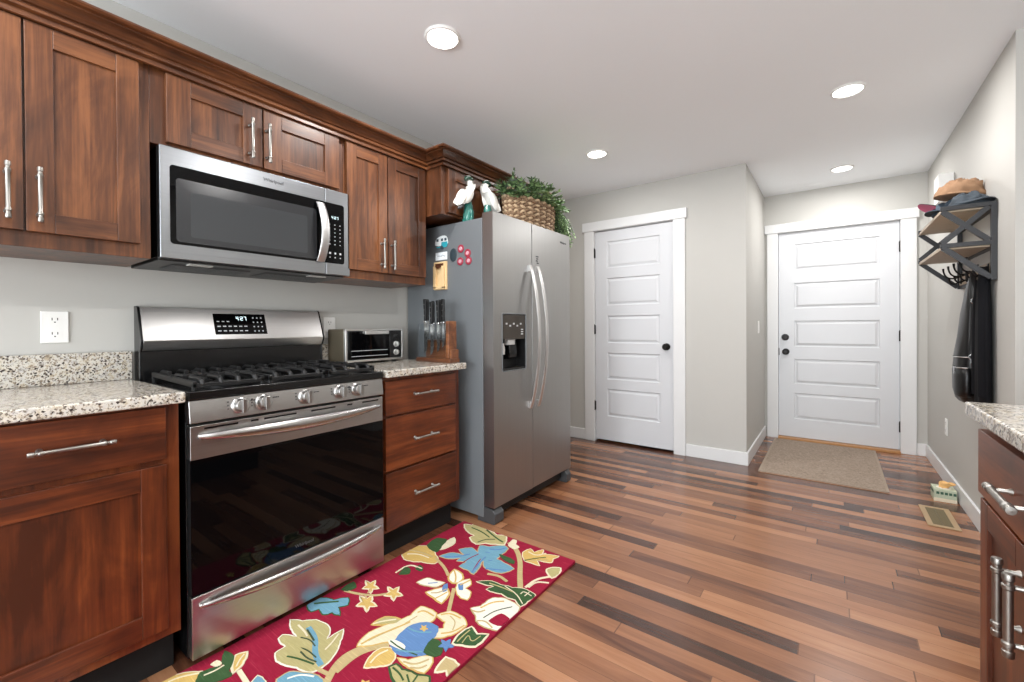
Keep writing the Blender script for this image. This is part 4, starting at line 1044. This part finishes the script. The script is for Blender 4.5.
["p",5,1,0.78,[[-1.083,1.089],[-1.098,1.159],[-1.087,1.201],[-1.042,1.184],[-1.006,1.207],[-1.002,1.128],[-1.046,1.104]]],
["l",7,0.0036,[[-1.055,1.114],[-1.067,1.163],[-1.029,1.133],[-1.024,1.179]]],
["p",7,6,0.86,[[-1.678,0.814],[-1.629,0.841],[-1.594,0.875],[-1.507,0.884],[-1.463,0.844],[-1.463,0.909],[-1.413,0.867],[-1.364,0.811],[-1.352,0.772],[-1.359,0.729],[-1.421,0.71],[-1.505,0.684],[-1.546,0.698],[-1.549,0.735],[-1.608,0.739],[-1.618,0.76],[-1.566,0.783]]],
["l",4,0.0189,[[-1.576,0.834],[-1.496,0.82],[-1.429,0.777],[-1.363,0.764]]],
["l",9,0.0047,[[-1.547,0.79],[-1.507,0.805],[-1.462,0.798]]],
["l",9,0.0048,[[-1.505,0.76],[-1.469,0.773],[-1.409,0.772]]],
["l",9,0.0062,[[-1.567,0.825],[-1.491,0.81]]],
["p",3,1,0.88,[[-1.715,0.417],[-1.712,0.463],[-1.676,0.507],[-1.628,0.536],[-1.601,0.49]]],
["p",5,None,0.82,[[-1.655,0.516],[-1.628,0.571],[-1.698,0.6],[-1.641,0.61],[-1.591,0.574],[-1.557,0.571],[-1.583,0.514],[-1.617,0.489]]],
["p",3,1,0.82,[[-1.606,0.586],[-1.649,0.616],[-1.63,0.649],[-1.581,0.617],[-1.562,0.576]]],
["p",1,None,0.82,[[-1.667,0.548],[-1.671,0.569],[-1.642,0.573],[-1.637,0.558]]],
["p",4,1,0.8,[[-1.47,0.586],[-1.494,0.623],[-1.421,0.621]]],
["p",4,2,0.9,[[-1.428,0.648],[-1.425,0.69],[-1.379,0.718],[-1.318,0.74],[-1.276,0.728],[-1.401,0.636]]],
["p",3,None,0.7,[[-1.156,0.813],[-1.165,0.804],[-1.159,0.793],[-1.175,0.796],[-1.188,0.789],[-1.188,0.801],[-1.202,0.807],[-1.186,0.811],[-1.182,0.822],[-1.172,0.813]]],
["l",5,0.0057,[[-1.618,1.793],[-1.543,1.79],[-1.467,1.765]]],
["l",9,0.004,[[-1.483,1.689],[-1.47,1.736],[-1.428,1.766]]],
["l",1,0.0057,[[-1.575,1.435],[-1.641,1.431],[-1.688,1.397]]],
["l",2,0.006,[[-1.71,1.427],[-1.648,1.449],[-1.566,1.452]]],
["l",8,0.006,[[-1.52,1.485],[-1.466,1.525],[-1.438,1.578]]],
["l",8,0.0052,[[-1.322,1.464],[-1.343,1.528],[-1.358,1.603]]],
["l",8,0.0052,[[-1.292,1.525],[-1.25,1.545],[-1.202,1.57]]],
["l",8,0.0055,[[-1.389,1.671],[-1.344,1.692],[-1.331,1.725]]],
["l",1,0.005,[[-1.214,1.763],[-1.162,1.755],[-1.136,1.803]]],
["l",2,0.0047,[[-1.159,1.699],[-1.133,1.727],[-1.095,1.754]]],
["l",7,0.0047,[[-1.204,1.447],[-1.146,1.455],[-1.084,1.457]]],
["l",9,0.0052,[[-1.162,1.434],[-1.104,1.442],[-1.04,1.424]]],
["l",3,0.006,[[-1.398,1.428],[-1.353,1.394],[-1.331,1.364]]],
["l",3,0.006,[[-1.298,1.361],[-1.292,1.392],[-1.287,1.414]]],
["l",2,0.0047,[[-1.36,1.248],[-1.334,1.268],[-1.326,1.306]]],
["l",3,0.0048,[[-1.318,1.231],[-1.312,1.259],[-1.308,1.294]]],
["l",2,0.0052,[[-1.088,1.233],[-1.063,1.251],[-1.017,1.237]]],
["l",3,0.006,[[-1.127,1.298],[-1.112,1.354],[-1.076,1.386]]],
["l",2,0.0057,[[-1.148,1.266],[-1.116,1.271],[-1.103,1.298]]],
["l",3,0.006,[[-1.34,0.899],[-1.334,0.954],[-1.311,1.008],[-1.29,1.079]]],
["l",1,0.0052,[[-1.396,0.988],[-1.374,1.025],[-1.344,1.056]]],
["l",3,0.006,[[-1.309,1.131],[-1.298,1.156],[-1.242,1.154]]],
["l",3,0.0057,[[-1.225,1.175],[-1.203,1.204],[-1.148,1.206]]],
["l",3,0.0052,[[-1.15,1.103],[-1.12,1.132],[-1.11,1.185]]],
["l",4,0.006,[[-1.271,1.052],[-1.224,1.056],[-1.182,1.087]]],
["l",4,0.006,[[-1.217,0.955],[-1.169,0.977],[-1.138,1.002]]],
["l",1,0.0052,[[-1.24,0.867],[-1.251,0.903],[-1.24,0.938]]],
["l",2,0.0055,[[-1.155,0.935],[-1.112,0.948],[-1.093,0.993]]],
["l",2,0.0052,[[-1.117,0.932],[-1.088,0.947],[-1.08,0.971]]],
["l",5,0.0055,[[-1.163,0.898],[-1.125,0.896],[-1.094,0.885]]],
["l",7,0.0043,[[-1.073,1.108],[-1.077,1.149],[-1.076,1.179]]],
["l",7,0.0055,[[-1.576,0.748],[-1.522,0.761],[-1.449,0.762]]],
["l",5,0.0055,[[-1.495,0.716],[-1.454,0.734],[-1.387,0.752]]],
["l",1,0.0062,[[-1.618,0.818],[-1.562,0.814],[-1.533,0.807]]],
["l",1,0.0055,[[-1.418,0.81],[-1.429,0.842],[-1.451,0.881]]],
["l",9,0.0048,[[-1.478,0.754],[-1.429,0.752],[-1.39,0.762]]],
["l",1,0.005,[[-1.692,0.44],[-1.684,0.473],[-1.653,0.512]]],
["l",1,0.0047,[[-1.586,0.595],[-1.609,0.614],[-1.624,0.634]]],
["l",1,0.0055,[[-1.63,0.517],[-1.622,0.546],[-1.625,0.573]]],
["l",5,0.0066,[[-1.692,0.92],[-1.661,0.951],[-1.623,0.987]]],
["l",6,0.005,[[-1.399,0.67],[-1.382,0.704],[-1.338,0.725]]]]

b = MB(); b.box(RXA, RXB, RYA, RYB, .0005, RT, 0)
def clip(poly):
    for ax, lim, sg in ((0, RXA+.004, 1), (0, RXB-.004, -1), (1, RYA+.004, 1), (1, RYB-.004, -1)):
        out = []
        for i in range(len(poly)):
            p, q = poly[i-1], poly[i]; a = (p[ax]-lim)*sg; c = (q[ax]-lim)*sg
            if (a >= 0) != (c >= 0): t = a/(a-c); out.append((p[0]+(q[0]-p[0])*t, p[1]+(q[1]-p[1])*t))
            if c >= 0: out.append(tuple(q))
        poly = out
        if len(poly) < 3: return []
    return poly
lay = 0
def patch(pts, mi, h):
    pts = clip(pts)
    if len(pts) < 3: return
    c = (sum(p[0] for p in pts)/len(pts), sum(p[1] for p in pts)/len(pts))
    b.add([(x, y, RT+h) for x, y in pts], [tuple(range(len(pts)))], mi)
    n = len(pts)
    b.add([(x, y, RT+h) for x, y in pts] + [(x, y, RT-.001) for x, y in pts], [(i, (i+1) % n, n+(i+1) % n, n+i) for i in range(n)], mi)
def ragged(pts, amp=.0032):
    out = []; n = len(pts)
    for i in range(n):
        p, q = pts[i], pts[(i+1) % n]; L = math.hypot(q[0]-p[0], q[1]-p[1]); m = max(2, int(L/.011))
        for k in range(m):
            u = k/m; x = p[0]+(q[0]-p[0])*u; y = p[1]+(q[1]-p[1])*u
            bow = math.sin(PI*u)*L*.07                      # edges swell a little, tips stay sharp
            nx, ny = (q[1]-p[1])/(L or 1), -(q[0]-p[0])/(L or 1)
            s = noise.noise(Vector((x*70, y*70, 3)))*amp + bow*SG[0]
            out.append((x+nx*s, y+ny*s))
    return out
SG = [1]
def motif(item, fn=lambda p: p):
    global lay
    lay += 1; h = .0008 + lay*.000018
    if item[0] == 'p':
        _, f, bd, s, pts = item; pts = [fn(p) for p in pts]
        A = sum(pts[i-1][0]*pts[i][1]-pts[i][0]*pts[i-1][1] for i in range(len(pts))); SG[0] = 1 if A > 0 else -1
        sm = ragged(pts); span = math.sqrt(abs(A)/2)
        if bd is not None:
            patch(sm, bd, h)
            if span < .05:
                c = (sum(p[0] for p in pts)/len(pts), sum(p[1] for p in pts)/len(pts))
                ins = [(c[0]+(x-c[0])*s, c[1]+(y-c[1])*s) for x, y in sm]
            else:
                n = len(sm); w = .0048 if s > .84 else .0078; ins = []
                for i in range(n):
                    tx, ty = sm[(i+2) % n][0]-sm[i-2][0], sm[(i+2) % n][1]-sm[i-2][1]; L = math.hypot(tx, ty) or 1
                    ins.append((sm[i][0]-SG[0]*ty/L*w, sm[i][1]+SG[0]*tx/L*w))
            patch(ins, f, h+.0005)
        else: patch(sm, f, h+.0008)
    else:
        _, f, w, pts = item; pts = chaikin([fn(p) for p in pts], 2, False); L = []; R = []
        for i in range(len(pts)):
            p, q = pts[max(i-1, 0)], pts[min(i+1, len(pts)-1)]; tx, ty = q[0]-p[0], q[1]-p[1]; l = math.hypot(tx, ty) or 1
            L.append((pts[i][0]-ty/l*w/2, pts[i][1]+tx/l*w/2)); R.append((pts[i][0]+ty/l*w/2, pts[i][1]-tx/l*w/2))
        patch(L+R[::-1], f, h+(.0012 if w < .016 else .0007 if lay > 14 else 0))
for it in RUG: motif(it)
for it in RUG:                                              # the same flowers turned round, on the near stretch
    ys = [p[1] for p in it[-1]]
    if max(ys) > .95 and min(ys) > .80 and max(ys) < 1.75: motif(it, lambda p: (RXA+RXB-p[0], 1.22-p[1]))
tag(b.build('runner_rug', M_rug, origin=((RXA+RXB)/2, (RYA+RYB)/2, 0), angle=30), 'red floral runner rug lying in front of the range', 'rug')

# ---- doormat
def mat_fibre():
    t = NT('doormat_weave'); v = t.coord((1, 1, 1), rand=False); a = t.noise(v, 60, 4, .7); c = t.noise(t.coord((90, 260, 90), rand=False), 1.0, 3)
    col = t.ramp(t.math('ADD', t.math('MULTIPLY', a, .5), t.math('MULTIPLY', c, .5)), [(.36, srgb(124, 108, 94)), (.55, srgb(160, 144, 130)), (.7, srgb(188, 174, 160))])
    t.set(Base_Color=col, Roughness=.95, Specular_IOR_Level=.1); t.bump(c, .5, .003); return t.m
M_mat = mat_fibre()
dmt = thing('doormat', 'taupe woven doormat on the floor in front of the entry door', 'doormat', (-.08, 4.42, 0))
MB().box(-.460, .305, 3.822, 5.005, .0005, .009).build('mat_field', M_mat, dmt, bevel=.003)
b = MB(); M_edge = plain('doormat_border', srgb(154, 138, 122), .9, bump=.2, bscale=300)
b.box(-.462, .307, 3.820, 3.835, .0004, .0105); b.box(-.462, .307, 4.992, 5.007, .0004, .0105); b.box(-.462, -.447, 3.835, 4.992, .0004, .0105); b.box(.292, .307, 3.835, 4.992, .0004, .0105)
b.build('stitched_border', M_edge, dmt)
# ---- floor register
fv = thing('floor_vent', 'tan metal floor register near the right baseboard', 'vent', (.5, 3.51, 0))
vx0, vx1, vy0, vy1 = .432, .568, 3.342, 3.684
M_tan = plain('tan_metal', srgb(176, 150, 116), .45, .2); M_louv = plain('register_louvre', srgb(108, 96, 70), .5, .3)
b = MB(); w = .026
for a_ in ((vx0, vx1, vy0, vy0+w), (vx0, vx1, vy1-w, vy1), (vx0, vx0+w, vy0+w, vy1-w), (vx1-w, vx1, vy0+w, vy1-w)): b.box(*a_, .0005, .006)
b.build('vent_frame', M_tan, fv, bevel=.002)
b = MB(); b.box(vx0+w, vx1-w, vy0+w, vy1-w, .0006, .0015)
for k in range(18):
    y = vy0+w+.006+k*(vy1-vy0-2*w-.012)/17
    b.hexa([(vx0+w, y-.004, .0015), (vx0+w, y, .005), (vx0+w, y, .0015), (vx0+w, y+.004, .005), (vx1-w, y-.004, .0015), (vx1-w, y, .005), (vx1-w, y, .0015), (vx1-w, y+.004, .005)])
b.box((vx0+vx1)/2-.002, (vx0+vx1)/2+.002, vy0+w, vy1-w, .0015, .0055); b.build('louvres', M_louv, fv)
# ---- tissue box
tb = thing('tissue_box', 'pale green patterned tissue box on the floor by the right baseboard', 'tissue box', (.577, 3.896, 0))
bx0, bx1, by0, by1, bh = .524, .630, 3.838, 3.955, .076
M_tb = plain('tissue_box_card', srgb(186, 194, 170), .6, var=.16, bscale=70)
MB().box(bx0, bx1, by0, by1, 0.0005, bh).build('carton', M_tb, tb, bevel=.002)
b = MB()
for k in range(5):
    x = bx0+.011+k*.0195; b.box(x, x+.014, by0-.0008, by0+.001, .046, .062)
    y = by0+.012+k*.0205; b.box(bx0-.0008, bx0+.001, y, y+.014, .046, .062)
b.build('green_squares', plain('box_green', srgb(54, 92, 74), .6), tb)
b = MB(); b.box(bx0-.0009, bx1, by0-.0009, by0+.001, .0005, .022); b.build('lower_band', plain('box_cream', srgb(226, 214, 190), .6, var=.12, bscale=60), tb)
b = MB(); cx, cy = (bx0+bx1)/2, (by0+by1)/2
b.lathe([(.036, 0), (.036, .0008), (0, .0009)], (cx, cy, bh), n=24); b.build('opening_film', plain('film', srgb(230, 226, 214), .3), tb)
rings = []
for t, r in ((0, .020), (.3, .022), (.6, .030), (.85, .034), (1, .022)):
    rings.append([(cx+.012*t+r*(1+.35*math.sin(3*q+t*2))*math.cos(q), cy-.004*t+r*(.6+.25*math.sin(2*q+t*3))*math.sin(q), bh+.001+.036*t+.006*math.sin(4*q)*t) for q in [2*PI*j/24 for j in range(24)]])
MB().loft(rings).build('tissue', plain('peach_tissue', srgb(226, 178, 116), .8), tb, angle=60)

# ================================================================== COAT SHELF
SX0, SY0, SY1 = .452, 3.137, 3.872; SW = XR-.0008
M_board = plain('pale_oak_board', srgb(172, 154, 132), .5, var=.12, bscale=14)
sh = thing('wall_shelf', 'black metal and wood two-tier coat shelf on the right wall', 'shelf', (XR, 3.5, 1.36))
bw = .020
for y in (SY0, SY1-bw):
    b = MB(); yy0, yy1 = y, y+bw
    def bar(x0, z0, x1, z1, t=.024, e=0.0):
        d = Vector((x1-x0, 0, z1-z0)); L = d.length; d.normalize(); nn = Vector((-d.z, 0, d.x))*t/2
        p = [Vector((x0, 0, z0))-nn, Vector((x0, 0, z0))+nn, Vector((x1, 0, z1))+nn, Vector((x1, 0, z1))-nn]
        b.prism([(q.x, yy0+e, q.z) for q in p], (0, bw-2*e, 0))
    b.box(SW-.022, SW, yy0, yy1, 1.352, 1.742)                 # wall post
    b.box(SX0, SW-.022, yy0, yy1, 1.720, 1.742)                # top bar
    b.box(SX0, SW-.022, yy0, yy1, 1.528, 1.550)                # middle bar
    bar(SX0+.008, 1.552, SW-.028, 1.718, e=.0016); bar(SX0+.008, 1.718, SW-.028, 1.552, e=.0008)
    bar(SX0+.010, 1.530, SW-.020, 1.364, e=.0012)
    b.build('side_frame', M_bmetal, sh, bevel=.001)
for z, nm in ((1.712, 'top_board'), (1.520, 'lower_board')):
    MB().box(SX0+.004, SW, SY0+bw+.0005, SY1-bw-.0005, z, z+.016).build(nm, M_board, sh, bevel=.001)
b = MB()
for z in (1.704, 1.512): b.box(SW-.020, SW, SY0+bw, SY1-bw, z, z+.008)
b.box(SW-.012, SW, SY0+bw, SY1-bw, 1.352, 1.372); b.build('back_rail', M_bmetal, sh)
MB().box(SW-.014, SW, SY0+bw+.001, SY1-bw-.001, 1.374, 1.445).build('hook_board', M_board, sh, bevel=.001)
HX = SW-.014
HKY = [3.215, 3.36, 3.505, 3.65, 3.795]
for y in HKY:
    b = MB(); b.box(HX-.006, HX, y-.009, y+.009, 1.380, 1.440)
    for (dx, z0, up) in ((.075, 1.425, .055), (.048, 1.395, .022)):
        pts = [(HX-.002, y, z0)]
        for k in range(9):
            t = k/8; pts.append((HX-.006-dx*math.sin(t*PI/2), y, z0-.018*math.sin(t*PI)+up*t*t))
        b.tube(pts, [.0045]*9+[.006], 8)
    b.build('coat_hook', M_bronze, sh)

# ---- hats on the shelf
STOP = 1.743
def cap(name, label, cx, cy, cz, ang, mc, mb_, mu, rx=.085, ry=.098, h=.105, tilt=0.0, squash=.0, brim=.075, group=None):
    """baseball cap: local +Y is the brim direction"""
    o = thing(name, label, 'cap', (cx, cy, cz), group)
    FQ = 3.0 if squash > .15 else 2.0
    R = Matrix.Rotation(ang, 4, 'Z') @ Matrix.Rotation(tilt, 4, 'X')
    rnd = random.Random(hash(label) % 1000 if False else len(label))
    def W(x, y, z): return Vector((cx, cy, cz)) + (R @ Vector((x, y, z)))
    n, m = 40, 12; b = MB(); rings = []
    for i in range(m):
        t = i/(m-.5)*PI/2; ring = []
        for j in range(n):
            q = 2*PI*j/n; k = math.cos(t)**.75
            dn = noise.noise(Vector((math.cos(q)*FQ+len(label), math.sin(q)*FQ, t*FQ)))*.010*(1+squash*7)
            seam = 1-.012*abs(math.cos(3*q))**30
            z = h*math.sin(t)**1.05*(1-squash*.5*(.5+.5*math.sin(2*q+1)))+dn*math.sin(t)*1.5
            ring.append(W((rx+dn)*k*math.cos(q)*seam, (ry+dn)*k*math.sin(q)*seam, .002+max(0, z)))
        rings.append(ring)
    b.loft(rings); b.build('crown', mc, o, angle=70)
    b = MB(); b.tube([W(rx*1.01*math.cos(2*PI*j/n), ry*1.01*math.sin(2*PI*j/n), .006) for j in range(n)], .0055, 7, closed=True); b.build('sweatband_edge', mb_, o, angle=70)
    # brim
    N = 18; top = []; outer = []
    for j in range(N+1):
        q = PI*(.08+.84*j/N); s = math.sin(PI*j/N)**.6
        top.append((rx*.99*math.cos(q), ry*.99*math.sin(q), .010)); outer.append((rx*1.04*math.cos(q), ry*.99*math.sin(q)+brim*s, .014-.020*math.cos(q)**2*s))
    vs = []; fs = []; mi = []
    K = 5
    for lay_, dz in ((0, .0035), (1, 0)):
        for j in range(N+1):
            for k in range(K+1):
                t = k/K; p = [a_+(c_-a_)*t for a_, c_ in zip(top[j], outer[j])]; vs.append(W(p[0], p[1], p[2]+dz+.006*math.sin(PI*t)))
    b = MB(); L = (N+1)*(K+1)
    f0 = []; f1 = []
    for j in range(N):
        for k in range(K):
            a_ = j*(K+1)+k; f0.append((a_, a_+1, a_+K+2, a_+K+1)); f1.append((L+a_, L+a_+K+1, L+a_+K+2, L+a_+1))
    rim = [(j*(K+1)+K, (j+1)*(K+1)+K, L+(j+1)*(K+1)+K, L+j*(K+1)+K) for j in range(N)]
    n0 = len(b.v); b.v += [tuple(p) for p in vs]
    for f in f0+rim: b.f.append(tuple(i+n0 for i in f)); b.m.append(0)
    for f in f1: b.f.append(tuple(i+n0 for i in f)); b.m.append(1)
    b.build('brim', [mb_, mu], o, angle=50)
    MB().ell(W(0, 0, h*(1-squash*.5)+.002), (.008, .008, .005), n=10, m=6).build('top_button', mc, o)
    return o
M_tanc = plain('tan_canvas', srgb(150, 116, 88), .85, bump=.15, bscale=220, var=.12); M_navy = plain('slate_navy_cloth', srgb(64, 78, 92), .85, bump=.15, bscale=220, var=.2)
M_dkc = plain('charcoal_cloth', srgb(46, 40, 46), .8, bump=.15, bscale=220); M_pink = plain('pink_lining', srgb(206, 112, 148), .8)
M_slate2 = plain('dark_slate_cloth', srgb(58, 66, 74), .85, bump=.15, bscale=220)
cap('baseball_cap', 'charcoal cap with pink brim underside, farthest hat on the coat shelf', .572, 3.66, STOP+.040, PI*.60, M_dkc, M_dkc, M_pink, rx=.080, ry=.090, h=.060, squash=.12, brim=.085, tilt=.40)
cap('baseball_cap', 'slate blue cap lying under the tan cap on the coat shelf', .556, 3.43, STOP+.001, PI*.72, M_navy, M_navy, M_slate2, rx=.088, ry=.100, h=.072, squash=.08, brim=.06, tilt=.02)
cap('baseball_cap', 'dark slate cap at the near end of the coat shelf, partly under the tan cap', .568, 3.235, STOP+.001, PI*1.15, M_slate2, M_slate2, M_slate2, rx=.074, ry=.080, h=.066, squash=.08, brim=.05)
cap('baseball_cap', 'crumpled tan cap on top of the hats on the coat shelf', .566, 3.385, STOP+.086, PI*1.62, M_tanc, M_tanc, M_tanc, rx=.080, ry=.108, h=.092, squash=.16, brim=.045, tilt=-.10)

# ---- jacket and bag hanging from the hooks
M_coat = plain('dark_navy_fabric', srgb(13, 13, 17), .85, spec=.2, bump=.2, bscale=160)
M_lea = plain('black_leather', srgb(11, 11, 12), .36, bump=.25, bscale=140); M_zip = plain('silver_zip', (.6, .6, .6), .25, 1.0)
co = thing('jacket', 'dark jacket hanging flat against the right wall behind the black bag', 'jacket', (XR-.05, 3.26, .70))
rings = []
for t, hy, hx, cy in ((0, .078, .022, 3.222), (.02, .084, .026, 3.222), (.25, .083, .026, 3.222), (.5, .080, .026, 3.221), (.72, .070, .025, 3.220), (.86, .054, .023, 3.218), (.94, .032, .021, 3.216), (1.0, .014, .016, 3.215)):
    z = .700+.725*t; ring = []
    for j in range(40):
        q = 2*PI*j/40; fold = 1+.10*math.sin(7*q+t*2)*(1-t*.6)
        ring.append((XR-.0320+hx*math.cos(q)*fold, cy+hy*math.sin(q), z))
    rings.append(ring)
jb = MB().loft(rings).build('jacket_body', M_coat, co, angle=70)
for s in (-1, 1):
    pts = [(XR-.040, 3.217+s*.026, 1.36), (XR-.044, 3.221+s*.052, 1.20), (XR-.046, 3.222+s*.058, .98), (XR-.044, 3.222+s*.060, .80), (XR-.043, 3.222+s*.060, .765)]
    MB().tube(chaikin(pts, 2, False), .020, 14).build('sleeve', M_coat, co, angle=70)
b = MB(); b.tube([(XR-.046, 3.215, 1.40), (XR-.060, 3.213, 1.425), (XR-.052, 3.215, 1.438)], .004, 6); b.build('hanging_loop', M_coat, co)
bg_ = thing('backpack_purse', 'black leather bag with silver zips hanging from the coat shelf', 'bag', (.59, 3.43, .70))
BAGP = ((0, .080, .030, .602, 3.425), (.025, .108, .040, .600, 3.425), (.09, .120, .046, .598, 3.430), (.24, .122, .047, .596, 3.432), (.38, .116, .044, .597, 3.425), (.52, .102, .038, .600, 3.412), (.70, .084, .031, .604, 3.392), (.86, .056, .024, .608, 3.376), (.95, .030, .016, .610, 3.376), (1, .016, .012, .612, 3.368))
rings = []
for t, hy, hx, cx, cy in BAGP:
    z = .705+.690*t; ring = []
    for j in range(40):
        q = 2*PI*j/40; e = lambda v: math.copysign(abs(v)**.75, v)
        wr = 1+.045*math.sin(5*q+9*t)+.030*math.sin(9*q-16*t)+.02*math.sin(23*t)
        ring.append((cx+hx*e(math.cos(q))*wr, cy+hy*e(math.sin(q))*wr, z))
    rings.append(ring)
bb = MB().loft(rings).build('bag_body', M_lea, bg_, angle=70)
rings = []                                        # pocket swelling out of the lower front
for t, k in ((0, .70), (.05, .90), (.2, 1.0), (.75, 1.0), (.95, .92), (1, .70)):
    z = .735+.165*t; ring = []
    for j in range(28):
        q = 2*PI*j/28; ring.append((.580+.040*k*math.cos(q), 3.380+.086*k*math.sin(q), z))
    rings.append(ring)
pk = MB().loft(rings).build('front_pocket', M_lea, bg_, angle=60)
rim = lambda z, k, q0, q1: [(.580+.041*k*math.cos(q), 3.380+.087*k*math.sin(q), z) for q in [q0+(q1-q0)*j/14 for j in range(15)]]
b = MB(); b.tube(rim(.897, .98, PI*.75, PI*1.55), .0032, 6); b.box(.5365, .5395, 3.366, 3.372, .858, .896); b.build('zip', M_zip, pk)
b = MB(); b.tube(rim(.955, 1.02, PI*.75, PI*1.5), .0032, 6); b.build('zip', M_zip, bb)
b = MB(); pts = [(.608, 3.345, 1.405), (.602, 3.322, 1.36), (.604, 3.300, 1.25), (.600, 3.292, 1.10), (.592, 3.286, .97)]
b.tube(chaikin(pts, 2, False), .012, 10, flat=(1, .3)); st_ = b.build('shoulder_strap', M_lea, bg_, angle=60)
b = MB(); b.tube([(.604+.013*math.cos(q), 3.292, 1.255+.014*math.sin(q)) for q in [2*PI*j/20 for j in range(20)]], .0032, 7, closed=True); b.build('strap_ring', M_zip, st_)
b = MB(); b.tube([(.592+.011*math.cos(q), 3.282, .958+.012*math.sin(q)) for q in [2*PI*j/20 for j in range(20)]], .003, 7, closed=True); b.box(.587, .597, 3.278, 3.286, .925, .947); b.build('strap_ring', M_zip, st_)
b = MB(); b.tube([(.618, 3.350, 1.375), (.610, 3.360, 1.400), (.596, 3.360, 1.418), (.584, 3.360, 1.410), (.590, 3.372, 1.375)], .006, 8); b.build('top_loop', M_lea, bg_)
